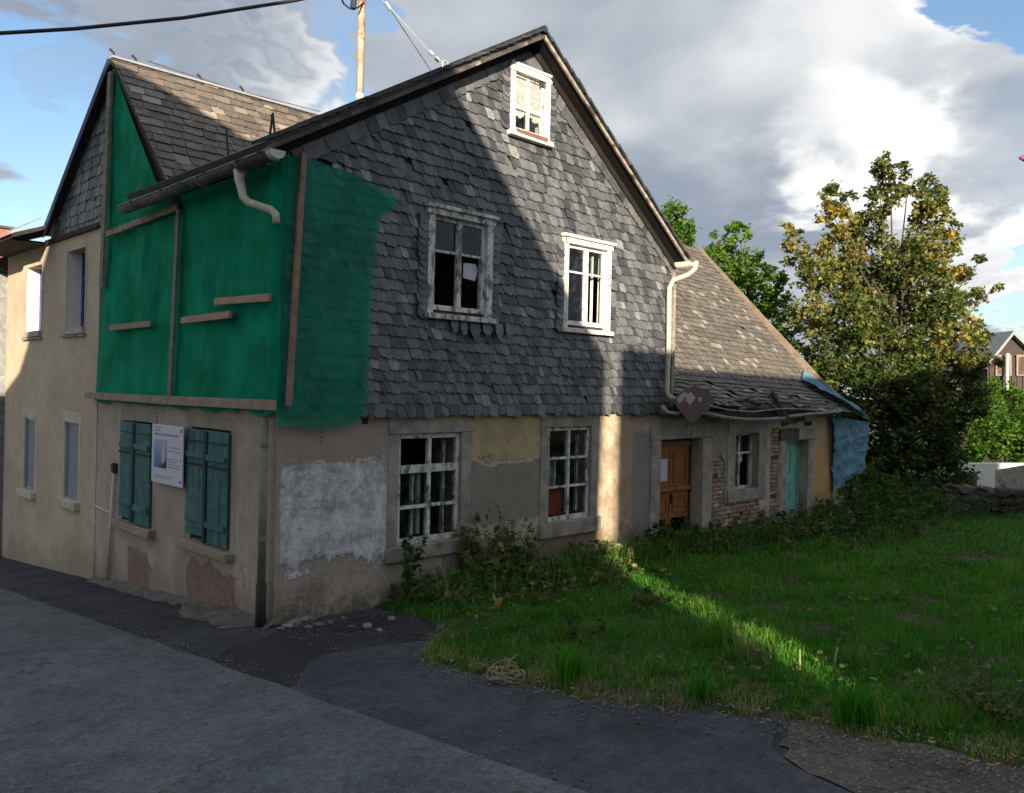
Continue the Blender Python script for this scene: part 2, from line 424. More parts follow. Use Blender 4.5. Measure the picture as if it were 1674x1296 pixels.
def m_plaster_street(name, a, c2, pink, lo):
    m, t, b = new_mat(name); p = t.pos(); x, y, z = t.xyz(p); d1 = t.distort(.28, 2.4, 7)
    n8 = t.noise(8, 8, .75); n3 = t.noise(2.4, 9, .72); n1 = t.noise(.9, 6, .65); streak = t.noise(3., 6, .7, t.comb(x, y * 3., z * .3))
    c = t.mix(a, c2, (n3 * .5 + n1 * .5).step(.35, .64))
    c = t.mix(c, pink, t.noise(.6, 5, .6).step(.5, .66) * .6)
    zb = z + y * .09
    c = t.mix(c, lo, (zb + n1 * 1.6).step(1.45, .8) * (n8 * .8 + .3))
    red = ((t.box(p, (None, .8, -.9), (None, 2.2, .40), .25).mx(t.box(p, (None, 3.3, -.9), (None, 4.1, .25), .25))) * 1.2 + n3 * 2.2 + n8 * .9 - 1.6).step(.62, .70)
    c = t.mix(c, t.mix((.17, .10, .08), (.30, .19, .15), n8.step(.35, .6)), red * .8)
    c = t.mix(c, (.50, .44, .36), t.noise(4.2, 9, .75).step(.62, .66) * .45)
    c = t.mix(c, (.10, .085, .07), (n3 * .5 + streak * .5).step(.57, .66) * .55)
    c = t.mix(c, (.07, .06, .05), t.noise(13, 6, .75).step(.66, .71) * .6)
    cr = t.voronoi(.8, t.distort(.5, 1.4, 5), 'DISTANCE_TO_EDGE').step(.008, .002) * n1.step(.55, .63)
    c = t.mix(c, (.10, .085, .07), cr * .55)
    finish(t, b, c, .95, n8 + n3 * .8 + t.noise(45, 4, .7) * .3 - cr * .5 - red * .5, .75, .028, .15); MATS[name] = m
m_plaster_street('plaster_street', (.34, .285, .235), (.53, .445, .355), (.44, .34, .30), (.26, .22, .18))
m_plaster_street('plaster_wing', (.46, .375, .27), (.62, .52, .38), (.50, .39, .31), (.33, .275, .21))
simple('stone_trim', (.40, .365, .32), (.22, .195, .17), 3.5, .9, (.14, .125, .105), 5., .60, .8, 14., .02)
simple('stone_pale', (.46, .43, .37), (.34, .31, .26), 5., .9, (.24, .22, .19), 4., .62, .5, 30., .01)
def m_peel(name, white, grime, wood, th):
    m, t, b = new_mat(name); x, y, z = t.xyz(t.pos()); v = t.comb(x, y, z * .45)
    n = t.noise(7., 9, .78, v); n2 = t.noise(26., 6, .7, v)
    c = t.mix(grime, white, t.noise(9, 7, .7).step(.32, .62))
    pl = (n * .7 + n2 * .3).step(th, th + .035)
    c = t.mix(c, t.mix(tuple(q * .55 for q in wood), wood, n2.step(.35, .65)), pl)
    finish(t, b, c, .7, n2 * .5 - pl * .8, .7, .008, .25); MATS[name] = m
m_peel('old_white', (.74, .735, .72), (.46, .455, .44), (.22, .20, .175), .515)
m_peel('old_white_clean', (.84, .81, .76), (.62, .585, .54), (.30, .25, .20), .57)
simple('dark_room', (.13, .10, .08), (.07, .055, .045), 3., 1.)
simple('boards_dark', (.07, .05, .04), (.04, .03, .025), 6., .9, jit=.2)
simple('soffit', (.06, .048, .04), (.03, .025, .022), 6., .9)
simple('soffit_shade', (.022, .019, .018), (.014, .012, .012), 6., .95)  # near-black: the overhang's deep shade is put into the colour
simple('fascia_dark', (.14, .12, .10), (.05, .043, .038), 5., .9, (.36, .32, .26), 2., .60)
simple('fascia', (.40, .36, .30), (.20, .17, .14), 9., .85, (.07, .06, .05), 4., .55)
simple('batten_wood', (.34, .27, .20), (.22, .17, .125), 7., .85, (.13, .10, .08), 3., .62, .5, 40., .004, jit=.12)
simple('batten_red', (.26, .14, .10), (.15, .09, .07), 7., .85, (.08, .05, .045), 3., .62)
simple('batten_pale', (.36, .22, .16), (.22, .13, .10), 7., .85, (.12, .08, .065), 3., .62)
simple('batten_grey', (.26, .24, .20), (.15, .14, .12), 7., .9, (.09, .08, .07), 3., .62)
simple('plank_pinkish', (.47, .29, .22), (.36, .22, .17), 7., .85, None, 3., .62)
simple('gutter_grey', (.13, .13, .125), (.07, .07, .07), 5., .6, (.03, .03, .03), 3., .55)
simple('pipe_cream', (.62, .58, .46), (.46, .43, .34), 6., .55, (.24, .14, .07), 4., .62)
simple('pipe_grey', (.26, .235, .195), (.17, .15, .125), 4., .6, (.12, .10, .08), 4., .6)
simple('iron_black', (.028, .024, .022), (.045, .032, .026), 8., .7)
simple('rust_mast', (.62, .50, .38), (.40, .22, .15), 5., .7, (.30, .10, .06), 2.2, .52)
simple('cap_pale', (.65, .65, .60), (.5, .5, .46), 6., .6)
simple('galvanised', (.62, .64, .66), (.5, .52, .55), 6., .4, metal=.6)
simple('cable_black', (.035, .037, .05), (.03, .03, .04), 6., .6)
simple('shutter_teal', (.085, .19, .185), (.045, .115, .115), 6., .8, (.19, .235, .22), 9., .60, .5, 50., .004, jit=.1)
simple('shutter_dark', (.028, .075, .08), (.02, .05, .055), 6., .8)
simple('door_orange', (.33, .125, .032), (.20, .075, .02), 5., .6, (.20, .075, .02), 4., .62)
simple('door_teal', (.22, .50, .40), (.16, .40, .33), 5., .7, (.12, .24, .2), 4., .64)
simple('brick_red', (.37, .265, .195), (.24, .165, .125), 12., .95, (.46, .39, .32), 6., .54, .8, 30., .012, jit=.32)
simple('mortar', (.15, .125, .10), (.09, .075, .06), 7., 1.)
simple('panel_maroon', (.15, .085, .085), (.09, .055, .055), 9., .7, (.30, .26, .24), 12., .62)
simple('metal_pale', (.40, .41, .40), (.22, .225, .22), 5., .7, (.12, .11, .10), 6., .56)
simple('poster_white', (.60, .60, .67), (.56, .56, .63), 3., .5)
simple('print_grey', (.16, .16, .20), (.13, .13, .17), 3., .6)
simple('curtain', (.82, .80, .76), (.45, .42, .38), 22., .9)
simple('red_cloth', (.35, .06, .035), (.26, .045, .03), 6., .9)
simple('bark', (.10, .085, .065), (.06, .05, .04), 9., .95, None, 3., .6, .8, 30., .02)
simple('stone_dark', (.12, .105, .09), (.055, .05, .042), 5., .95, (.22, .21, .18), 4., .62, .7, 25., .02, jit=.3)
simple('concrete_light', (.55, .50, .44), (.38, .33, .29), 5., .9, (.20, .16, .14), 3., .58, .5, 25., .01)
simple('white_wash', (.80, .79, .75), (.70, .69, .66), 3., .9)
simple('rubble', (.24, .22, .20), (.10, .09, .085), 9., .95, None, 3., .6, .6, 40., .01, jit=.3)
simple('straw', (.36, .30, .19), (.22, .18, .11), 9., .9, None, jit=.25)
simple('house_plaster', (.55, .50, .42), (.48, .43, .36), 2., .95)
simple('house_grey', (.35, .35, .35), (.20, .205, .20), 5., .95, (.42, .42, .40), 3., .58)
simple('house_roof', (.12, .09, .08), (.08, .06, .055), 6., .85)
simple('board_brown', (.07, .056, .05), (.05, .04, .036), 4., .9, jit=.12)
simple('roof_pale', (.30, .31, .32), (.23, .24, .25), 4., .6)
simple('window_blue', (.10, .105, .30), (.07, .07, .20), 4., .6)
simple('trim_cream', (.62, .56, .44), (.45, .40, .31), 5., .9, (.30, .26, .2), 6., .62, .5, 25., .01)
simple('navy', (.035, .045, .10), (.025, .03, .07), 4., .6)
simple('footing', (.17, .15, .13), (.10, .088, .078), 5., 1., (.24, .22, .19), 4., .62, .6, 25., .02)
simple('trim_tan', (.36, .30, .235), (.28, .23, .18), 5., .95, (.44, .40, .33), 4., .66, .5, 30., .01)
simple('chimney_red', (.45, .16, .11), (.36, .13, .09), 7., .9)
simple('lamp_purple', (.34, .11, .28), (.28, .09, .22), 4., .5)

def m_glass():
    m, t, b = new_mat('glass'); nt = t.nt; out = nt.nodes['Material Output']
    tr = t.node('ShaderNodeBsdfTransparent'); tr.inputs[0].default_value = (.86, .88, .88, 1)
    gl = t.node('ShaderNodeBsdfGlossy'); gl.inputs['Roughness'].default_value = .04; gl.inputs[0].default_value = (.8, .85, .9, 1)
    fr = t.node('ShaderNodeFresnel'); fr.inputs[0].default_value = 1.7
    df = t.node('ShaderNodeBsdfDiffuse'); df.inputs[0].default_value = (.35, .36, .36, 1)
    geo = t.node('ShaderNodeNewGeometry'); a = t.node('ShaderNodeMixShader'); t.link(X(nt, fr.outputs[0]) * (1. - X(nt, geo.outputs['Backfacing'])), a.inputs[0]); nt.links.new(tr.outputs[0], a.inputs[1]); nt.links.new(gl.outputs[0], a.inputs[2])
    c = t.node('ShaderNodeMixShader'); t.link(t.noise(7, 6, .7).step(.45, .8) * .10, c.inputs[0]); nt.links.new(a.outputs[0], c.inputs[1]); nt.links.new(df.outputs[0], c.inputs[2])
    nt.links.new(c.outputs[0], out.inputs[0]); MATS['glass'] = m
m_glass()
def m_blind():
    """blue-grey painted-over panes of the street windows"""
    m, t, b = new_mat('pane_bluegrey'); x, y, z = t.xyz(t.pos())
    c = t.mix((.20, .225, .31), (.30, .31, .38), t.noise(6, 5, .6))
    c = t.mix(c, (.10, .105, .14), t.noise(3, 6, .7).step(.55, .7) * .6); finish(t, b, c, .18, t.noise(5, 3, .5), .15, .01, spec=.6); MATS['pane_bluegrey'] = m
m_blind()
def m_sheet(name, c1, c2, transp, transl, weave):
    m, t, b = new_mat(name); nt = t.nt; out = nt.nodes['Material Output']
    c = t.mix(c1, c2, t.noise(1.8, 6, .6).step(.3, .7))
    finish(t, b, c, .85, t.noise(weave, 3, .5), .25, .004, .12)
    tl = t.node('ShaderNodeBsdfTranslucent'); t.link(c, tl.inputs[0])
    tp = t.node('ShaderNodeBsdfTransparent')
    a = t.node('ShaderNodeMixShader'); a.inputs[0].default_value = transl; nt.links.new(b.outputs[0], a.inputs[1]); nt.links.new(tl.outputs[0], a.inputs[2])
    d = t.node('ShaderNodeMixShader'); d.inputs[0].default_value = transp; nt.links.new(a.outputs[0], d.inputs[1]); nt.links.new(tp.outputs[0], d.inputs[2])
    nt.links.new(d.outputs[0], out.inputs[0]); MATS[name] = m
m_sheet('net_green', (.002, .20, .105), (.005, .35, .19), .10, .15, 120)
m_sheet('net_gable', (.003, .19, .115), (.010, .33, .21), .36, .10, 60)
m_sheet('tarp_blue', (.10, .215, .31), (.19, .34, .43), .0, .2, 14)

def m_asphalt(name, a, c, rough_=.92, stones=(.30, .31, .32), sth=.78, fleck=70.):
    m, t, b = new_mat(name)
    cc = t.mix(a, c, t.noise(1.1, 9, .75).step(.34, .66))
    cc = t.vmix(cc, t.noise(22, 8, .9) * 3.4 - .7); cc = t.vmix(cc, t.noise(5, 6, .75) * 1.3 + .35); cc = t.mix(cc, tuple(q * .55 for q in a), t.noise(.7, 7, .7).step(.56, .64) * .6)
    v = t.voronoi(fleck, None, 'F1', 'Color'); vx = t.xyz(v)[0]
    dd = t.voronoi(fleck, None, 'F1', 'Distance').step(.42, .26)
    cc = t.mix(cc, stones, vx.step(sth, sth + .05) * dd * .6)
    cr = t.voronoi(.55, t.distort(.5, 1.3, 6), 'DISTANCE_TO_EDGE').step(.010, .002)
    cc = t.mix(cc, (.02, .02, .022), cr * t.noise(.5, 3).step(.5, .6) * .7)
    finish(t, b, cc, rough_, t.noise(90, 5, .8) + t.voronoi(fleck) * .6, .75, .012, .3); MATS[name] = m
m_asphalt('road', (.092, .106, .114), (.136, .152, .160), .92, (.30, .32, .33), .82, 55.)
m_asphalt('asphalt_dark', (.032, .033, .043), (.066, .068, .084), .85, (.2, .2, .22), .93, 90.)
m_asphalt('asphalt_black', (.022, .021, .027), (.042, .039, .049), .85, (.2, .2, .22), .94, 90.)
m_asphalt('asphalt_mid', (.046, .049, .061), (.080, .084, .102), .85, (.22, .22, .25), .93, 90.)
m_asphalt('gravel_strip', (.072, .062, .056), (.135, .115, .10), .95, (.36, .33, .30), .70, 40.)
def m_soil():
    m, t, b = new_mat('soil')
    c = t.mix((.06, .052, .032), (.17, .14, .095), t.noise(9, 8, .75).step(.3, .7))
    c = t.mix(c, (.03, .065, .012), t.noise(1.1, 6, .7).step(.42, .6))
    finish(t, b, c, 1., t.noise(25, 8, .8), .9, .03, .1); MATS['soil'] = m
m_soil()
def m_leaf(name, stops, rough=.6, transl=.40, spec=.18):
    """leaf colour picked by the per-face number"""
    m, t, b = new_mat(name); nt = t.nt; out = nt.nodes['Material Output']
    a = t.node('ShaderNodeAttribute'); a.attribute_name = 'rnd'
    r = t.node('ShaderNodeValToRGB'); nt.links.new(a.outputs['Fac'], r.inputs[0]); cr = r.color_ramp
    while len(cr.elements) < len(stops): cr.elements.new(.5)
    for e, (p, c) in zip(cr.elements, stops): e.position = p; e.color = (*c, 1)
    c = X(nt, r.outputs[0]); finish(t, b, c, rough, None, spec=spec)
    tl = t.node('ShaderNodeBsdfTranslucent'); t.link(c, tl.inputs[0])
    mx = t.node('ShaderNodeMixShader'); mx.inputs[0].default_value = transl
    nt.links.new(b.outputs[0], mx.inputs[1]); nt.links.new(tl.outputs[0], mx.inputs[2]); nt.links.new(mx.outputs[0], out.inputs[0]); MATS[name] = m
m_leaf('leaf_maple', [(0., (.035, .065, .018)), (.40, (.085, .125, .032)), (.60, (.18, .20, .055)), (.80, (.32, .31, .08)), (.985, (.48, .42, .11)), (1., (.55, .27, .03))])
m_leaf('leaf_green', [(0., (.045, .10, .018)), (.5, (.13, .22, .04)), (.8, (.22, .29, .07)), (1., (.36, .33, .10))])
m_leaf('leaf_hedge', [(0., (.05, .12, .014)), (.5, (.11, .22, .024)), (1., (.20, .32, .05))])
m_leaf('leaf_dark', [(0., (.018, .042, .011)), (.5, (.04, .075, .02)), (1., (.09, .12, .035))])
m_leaf('leaf_weed', [(0., (.024, .065, .014)), (.5, (.06, .125, .026)), (.8, (.12, .17, .045)), (1., (.32, .29, .14))])
m_leaf('grass', [(0., (.020, .125, .007)), (.45, (.048, .245, .012)), (.75, (.13, .32, .03)), (.90, (.28, .31, .09)), (1., (.30, .25, .14))], .6, .45)

# ------------------------------------------------------------------ the setting
def sheet(name, m, xs, ys, dz, kind='structure', bump=None):
    vs_ = [(x, y, gz(x, y) + dz + (bump(x, y) if bump else 0)) for y in ys for x in xs]; nx = len(xs)
    fs = [(j * nx + i, j * nx + i + 1, (j + 1) * nx + i + 1, (j + 1) * nx + i) for j in range(len(ys) - 1) for i in range(nx - 1)]
    b = MB(); b.add(vs_, fs, .5); o = b.build(name, m, None, True); o['kind'] = kind; return o
L = lambda a, b, n: list(np.linspace(a, b, n))
sheet('ground', 'soil', [-900, -300, -120, -60, -30, -12, -7, -2, 0, 4, 8, 16, 28, 40, 60, 120, 300, 900], [-900, -300, -120, -70, -45, -30, -15, -8, -4, 0, 4, 8, 16, 24, 32, 45, 70, 120, 300, 900], -.05)
ys = sorted(set(L(-45, 32, 90)))
def flat_poly(name, m, pts, dz, kind='structure'):
    b = MB()
    if sum(p[0] * q[1] - q[0] * p[1] for p, q in zip(pts, pts[1:] + pts[:1])) < 0: pts = pts[::-1]
    for half in ([(-50, -50), (0, -50), (0, 50), (-50, 50)], [(0, -50), (50, -50), (50, 50), (0, 50)]):
        q = clip_poly(pts, half)
        if len(q) > 2: b.add([(p[0], p[1], gz(*p) + dz) for p in q], tessellate_polygon([[Vector((*p, 0)) for p in q]]), .5)
    o = b.build(name, m); o['kind'] = kind; return o
rd = L(-45, 32, 240)
edge = lambda y: -1.15 + .035 * mnoise.noise((y * 1.7, 3.1, 0)) + .02 * mnoise.noise((y * 6, 1.1, 0))
vs_, fs = [], []
for i, y in enumerate(rd):
    for x in (-7.5, -5, -3, edge(y)): vs_.append((x, y, gz(x, y) + .004 - (.0 if x < -2 else 0)))
for i in range(len(rd) - 1):
    for k in range(3): fs.append((i * 4 + k, i * 4 + k + 1, (i + 1) * 4 + k + 1, (i + 1) * 4 + k))
b = MB(); b.add(vs_, fs, .5); o = b.build('road', 'road', None, True); o['kind'] = 'structure'
sheet('pavement_strip', 'asphalt_dark', [-1.4, -.9, -.4, 0., .5, 1., 1.6], ys, -.012)
mid = [(-1.17, -2.30), (-.86, -2.02), (-.62, -1.72), (-.40, -1.60), (.0, -1.66), (.45, -1.86), (1.0, -2.1), (1.0, -5.4), (.42, -5.55), (.05, -5.72), (-.10, -5.86), (-.22, -6.1), (-.30, -6.35), (-.28, -8), (-1.17, -8), (-1.17, -5.)]
flat_poly('asphalt_patch', 'asphalt_mid', ragged(mid, .12, .016), -.004)
flat_poly('asphalt_patch_dark', 'asphalt_black', ragged([(-1.17, -2.45), (-1.17, -.9), (-.75, -.55), (-.1, -.35), (1.2, -.4), (1.5, -1.2), (.8, -2.1), (0, -1.9), (-.40, -1.8), (-.60, -1.95), (-.8, -2.3)], .15, .015), -.0085)
flat_poly('gravel_patch', 'gravel_strip', ragged([(1.2, -5.45), (.42, -5.60), (.05, -5.77), (-.10, -5.92), (-.22, -6.15), (-.26, -6.4), (-.24, -9), (1.2, -9)], .07, .045), -.001)
# the yard: raised soil with an uneven edge towards the asphalt
def yard_edge(y):
    pts = [(-12, .62), (-6.91, .50), (-5.64, .43), (-5.01, .28), (-4.43, -.02), (-3.73, -.04), (-2.77, -.10), (-2.3, .12), (-1.94, .50), (-1.5, .95), (-1.1, 1.15), (-.6, 1.22), (.05, 1.22)]
    for (a, p), (c, q) in zip(pts, pts[1:]):
        if a <= y <= c: return p + (q - p) * (y - a) / (c - a)
    return 1.2
def yb(x, y): return .05 * mnoise.noise((x * .6, y * .6, 0)) + .025 * mnoise.noise((x * 2.2, y * 2.2, 5))
yy = L(-12, .02, 120); NXX = 60; vs_, fs = [], []
for y in yy:
    e = yard_edge(y) + .05 * mnoise.noise((y * 3., 0, 9)) + .04 * mnoise.noise((y * 11., 0, 9))
    for k in range(NXX):
        t = (k / (NXX - 1)) ** 1.8; x = e + (26 - e) * t
        rise = min(1, (x - e) / .25)
        vs_.append((x, y, gz(x, y) - .03 + rise * (.06 + yb(x, y))))
for j in range(len(yy) - 1):
    for k in range(NXX - 1): fs.append((j * NXX + k, j * NXX + k + 1, (j + 1) * NXX + k + 1, (j + 1) * NXX + k))
b = MB(); b.add(vs_, fs, .5); o = b.build('yard', 'soil', None, True); o['kind'] = 'structure'
def yz(x, y): return gz(x, y) - .03 + clampf((x - yard_edge(clampf(y, -12, 0))) / .25, 0, 1) * (.06 + yb(x, y))

# ------------------------------------------------------------------ window and door builders
def bars(f, u0, u1, z0, z1, w, d0, d1, j=.004):
    b = MB()
    b.mbox(f, u0, u0 + w, z0, z1, d0, d1, j); b.mbox(f, u1 - w, u1, z0, z1, d0, d1, j)
    b.mbox(f, u0 + w, u1 - w, z1 - w, z1, d0 + .002, d1 - .002, j); b.mbox(f, u0 + w, u1 - w, z0, z0 + w * 1.15, d0 + .002, d1 - .002, j); return b
def window(house, f, u0, u1, z0, z1, d, fw, mull, trans, m='old_white', mw=.045, tw=.035, glass='glass', missing=(), deep=.05, open_left=False):
    """frame mesh = the window; mullion, transom, pane are its children. mull/trans: positions as fractions"""
    w = bars(f, u0, u1, z0, z1, fw, d - deep, d).build('window', m, house, bevel=.004)
    us = [u0 + fw] + [u0 + (u1 - u0) * k for k in mull] + [u1 - fw]; zs = [z0 + fw * 1.15] + [z0 + (z1 - z0) * k for k in trans] + [z1 - fw]
    for u in us[1:-1]: MB().mbox(f, u - mw / 2, u + mw / 2, z0 + fw, z1 - fw, d - deep + .006, d + .012, .003).build('mullion', m, w, bevel=.003)
    for i in range(len(us) - 1):
        a, c = us[i] + (mw / 2 if i else 0), us[i + 1] - (mw / 2 if i < len(us) - 2 else 0)
        for z in zs[1:-1]: MB().mbox(f, a, c, z - tw / 2, z + tw / 2, d - deep + .01, d + .002, .003).build('transom', m, w, bevel=.003)
        for k in range(len(zs) - 1):
            if (i, k) in missing: continue
            t0 = zs[k] + (tw / 2 if k else 0); t1 = zs[k + 1] - (tw / 2 if k < len(zs) - 2 else 0)
            MB().mbox(f, a + .001, c - .001, t0 + .001, t1 - .001, d - .028 + jf(.003), d - .024 + jf(.001)).build('pane', glass, w)
    return w
def surround(w, f, u0, u1, z0, z1, a, lint, sill, proud=.012, m='stone_trim', sproud=.07, rag=.008):
    """stone jambs, lintel and sill round the opening u0..u1, z0..z1"""
    for (p, q) in ((u0 - a, u0), (u1, u1 + a)): MB().mbox(f, p, q, z0, z1, -.25, proud, rag).build('jamb', m, w, bevel=.006)
    MB().mbox(f, u0 - a, u1 + a, z1 + .002, z1 + lint, -.25, proud + .004, rag).build('lintel', m, w, bevel=.006)
    MB().mbox(f, u0 - a - .02, u1 + a + .02, z0 - sill, z0 - .002, -.25, sproud, rag).build('sill', m, w, bevel=.01)

# ------------------------------------------------------------------ main house with the slate gable
house = thing('slate_gable_house', (3.6, 0, 0), 'derelict two-storey house with slate-hung gable and asymmetrical dark roof at the road corner', 'house')
WA, WB = (1.62, 2.63, .63, 1.99), (4.30, 5.25, .65, 2.02)
WC, WD, WE = (1.93, 3.03, 3.43, 4.80), (4.45, 5.54, 3.415, 4.79), (3.29, 4.08, 5.99, 6.95)
SA, SB = (3.30, 4.32, .57, 2.0), (1.06, 2.10, .62, 2.01)
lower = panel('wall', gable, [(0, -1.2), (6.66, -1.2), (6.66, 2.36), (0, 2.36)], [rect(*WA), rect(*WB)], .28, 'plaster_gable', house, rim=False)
sw = panel('wall', street, [(0, -1.4), (5.40, -1.6), (5.40, 2.36), (0, 2.36)], [rect(*SA), rect(*SB)], .25, 'plaster_street', house, rim=False)
GAB = [(0., 2.30), (7.24, 2.26), (7.24, 4.72), (3.64, 7.28), (0., 5.10)]
hole = lambda w, e=0.: rect(w[0] + e, w[1] - e, w[2] + e, w[3] - e)
panel('backing_board', gable, GAB, [hole(WC, .09), hole(WD, .09), hole(WE, .07)], .12, 'boards_dark', house, d0=.03)
panel('upper_wall', street, [(0.03, 2.37), (5.2, 2.37), (5.2, 4.95), (0.03, 4.95)], [], .1, 'boards_dark', house, d0=.0)
B = MB()
B.box((7.18, .03, 1.9), (7.25, 9, 4.95)); B.box((.4, 5.30, -1), (7.2, 5.38, 4.9));  B.box((.3, .3, 2.30), (7.1, 8.9, 2.36)); B.box((.3, 5.4, -1), (.4, 8.9, 5.))
B.box((.26, .3, 4.96), (7.1, 8.9, 5.0)); B.box((6.6, .35, -1), (6.65, 8.9, 2.3)); B.box((.3, .3, -1.0), (7.1, 8.9, -.3)); B.box((3.2, .5, 2.36), (3.26, 8.8, 4.96))
B.build('inner_wall', 'dark_room', house)
# slates of the gable
NETX = [(2.15, 1.0), (2.30, 1.06), (2.6, 1.08), (3.1, 1.10), (3.7, 1.12), (4.2, 1.16), (4.55, 1.22), (4.70, 1.42), (4.78, 1.46), (4.84, 1.30), (4.95, .9), (5.02, .15)]
def netx(z):
    for (a, p), (c, q) in zip(NETX, NETX[1:]):
        if a <= z <= c: return p + (q - p) * (z - a) / (c - a)
    return NETX[0][1] if z < NETX[0][0] else 0.
slates(house, MATS['slate'], (0, -.035, 0), (1, 0, 0), (0, 0, 1), [(0.02, 2.20), (7.26, 2.20), (7.26, 4.74), (3.64, 7.31), (.02, 5.13)],
       [(WC[0] - .0, WC[1] + .0, WC[2] - .03, WC[3] + .03), (WD[0], WD[1], WD[2] - .03, WD[3] + .03), (WE[0], WE[1], WE[2] - .03, WE[3] + .03)],
         .134, (.065, .08, .09, .10, .115, .13, .155), .40, 300, camdist, skip=lambda u, v: u < netx(v) - .05, lift=.028, vstart=2.235, miss=.016, jag=.016, rot=.045, thick=.006)
# a last, longer row that kicks out over the ground floor
B = MB()
u = 1.0
while u < 7.2:
    w = random.uniform(.10, .17); l = random.uniform(.02, .06)
    B.prism([(u - .02, -.075, 2.245 - l), (u + w - .02 - .02, -.078, 2.235 - l + jf(.02)), (u + w - .03, -.05, 2.36), (u - .03, -.05, 2.36)], (0, -.009, 0)); u += w + .006
B.build('eave_slate_row', 'slate', house)['kind'] = 'stuff'
# slate edging along both verges (laid with the slope)
for (p, q) in (((.05, 5.03), (3.64, 7.17)), ((3.64, 7.17), (7.22, 4.66))):
    p, q = Vector(p), Vector(q); n = int((q - p).length / .15); t = (q - p).normalized(); nn = Vector((t.y, -t.x))
    if nn.y > 0: nn = -nn
    mesh = None
    for i in range(n):
        c = p + (q - p) * ((i + .5) / n)
        if c.x < netx(c.y) + .1: continue
        if mesh is None:
            b_ = MB(); b_.prism([(-.08, 0, .12), (-.07, 0, -.13), (.06, 0, -.15), (.09, 0, -.12), (.09, 0, .12)], (0, -.01, 0)); mesh = b_.mesh('verge_slate', 'slate')
        o = bpy.data.objects.new('verge_slate', mesh); link(o, house, (c.x, -.075 - .006 * (i % 2), c.y)); o.rotation_euler = (jf(.03), -math.atan2(t.y, t.x) + jf(.05), 0)
# round-ended edging slates beside the windows
def edge_slates(u, z0, z1, side, n):
    b_ = MB(); s_ = side
    pts = [(0, 0, .10), (0, 0, -.02)] + [(s_ * .155 * (k / 5), 0, -.02 - .028 * math.sin(math.pi * (k / 5) ** .8)) for k in range(1, 5)] + [(s_ * .155, 0, .0), (s_ * .155, 0, .10)]
    b_.prism(pts, (0, -.014, 0)); mesh = b_.mesh('edge_slate', 'slate')
    for i in range(n):
        z = z0 + (z1 - z0) * i / n
        if random.random() < .10: continue
        o = bpy.data.objects.new('edge_slate', mesh); link(o, house, (u, -.082 + .0, z)); o.rotation_euler = (-.16 + jf(.03), jf(.08), jf(.05)); o.scale = (random.uniform(.8, 1.05), 1, 1)
for W in (WC, WD):
    edge_slates(W[0] + .01, W[2] + .02, W[3] - .1, -1, 14); edge_slates(W[1] - .01, W[2] + .02, W[3] - .1, 1, 14)
edge_slates(WE[0] + .01, WE[2] + .1, WE[3] - .1, -1, 11); edge_slates(WE[1] - .01, WE[2] + .1, WE[3] - .1, 1, 10)
# bigger loose slates under the left upper window
for i, (px, py, s_) in enumerate(((757, 535, .11), (776, 540, .17), (795, 538, .15), (815, 541, .13), (742, 530, .12), (830, 540, .10))):
    x, z = GP(px, py, -.09); b_ = MB()
    b_.prism([(x - s_ * .5, -.088, z + .09), (x - s_ * .55, -.112, z - .03), (x - s_ * .2, -.118, z - .10 - jf(.02)), (x + s_ * .3, -.118, z - .08 + jf(.02)), (x + s_ * .5, -.11, z), (x + s_ * .45, -.088, z + .09)], (0, -.01, 0))
    b_.build('loose_slate', 'slate', house)

# windows of the gable side
wa = window(house, gable, *WA, -.035, .062, (.5,), (.335, .665), mw=.05, tw=.04, missing=((0, 2),), deep=.06)
MB().mbox(gable, WA[0] + .062, WA[1] - .062, 1.50, 1.60, -.10, -.028, .004).build('transom_rail', 'old_white', wa, bevel=.004)
for u_, a_, c_ in ((.30, .72, 1.47), (.40, .72, 1.47), (.80, .70, 1.90)): MB().mbox(gable, WA[0] + u_, WA[0] + u_ + .045, a_, c_, -.17, -.12, .004).build('inner_sash', 'old_white', wa, bevel=.004)
surround(wa, gable, WA[0], WA[1], WA[2], WA[3], .16, .18, .17)
wb = window(house, gable, *WB, -.035, .055, (.5,), (.36, .665), mw=.045, tw=.035, deep=.06)
for u_, a_, c_ in ((.16, 1.14, 1.58), (.26, 1.14, 1.58), (.10, 1.64, 1.92), (.76, .75, 1.9)): MB().mbox(gable, WB[0] + u_, WB[0] + u_ + .04, a_, c_, -.17, -.12, .004).build('inner_sash', 'old_white', wb, bevel=.004)
MB().mbox(gable, WB[0] + .06, WB[0] + .45, .73, 1.10, -.13, -.115).build('red_panel', 'red_cloth', wb)
surround(wb, gable, WB[0], WB[1], WB[2], WB[3], .17, .13, .21)
def slate_window(W, casing, mull, trans, m, cs=.10, d=.10, missing=(), fw=.055, mw=.075, cornice=True):
    u0, u1, z0, z1 = W
    w = window(house, gable, u0 + cs, u1 - cs, z0 + cs, z1 - cs, .045, fw, mull, trans, m, mw, .03, missing=missing)
    for (a, b_) in ((u0, u0 + cs), (u1 - cs, u1)): MB().mbox(gable, a, b_, z0 + .02, z1 - .10, -.1, d, .005).build('casing', m, w, bevel=.006)
    MB().mbox(gable, u0 - .02, u1 + .02, z1 - .10, z1 - .02, -.1, d + .012, .004).build('casing', m, w, bevel=.006)
    MB().mbox(gable, u0 - (.05 if cornice else 0), u1 + (.05 if cornice else 0), z1 - .018, z1 + .03, -.1, d + (.05 if cornice else .02), .006).build('cornice', m, w, bevel=.006)
    MB().mbox(gable, u0 - .03, u1 + .03, z0 - .02, z0 + .05, -.1, d + .05, .005).build('sill', m, w, bevel=.006)
    return w
wc = slate_window(WC, .1, (.5,), (.63,), 'old_white', missing=((0, 0), (1, 0)))
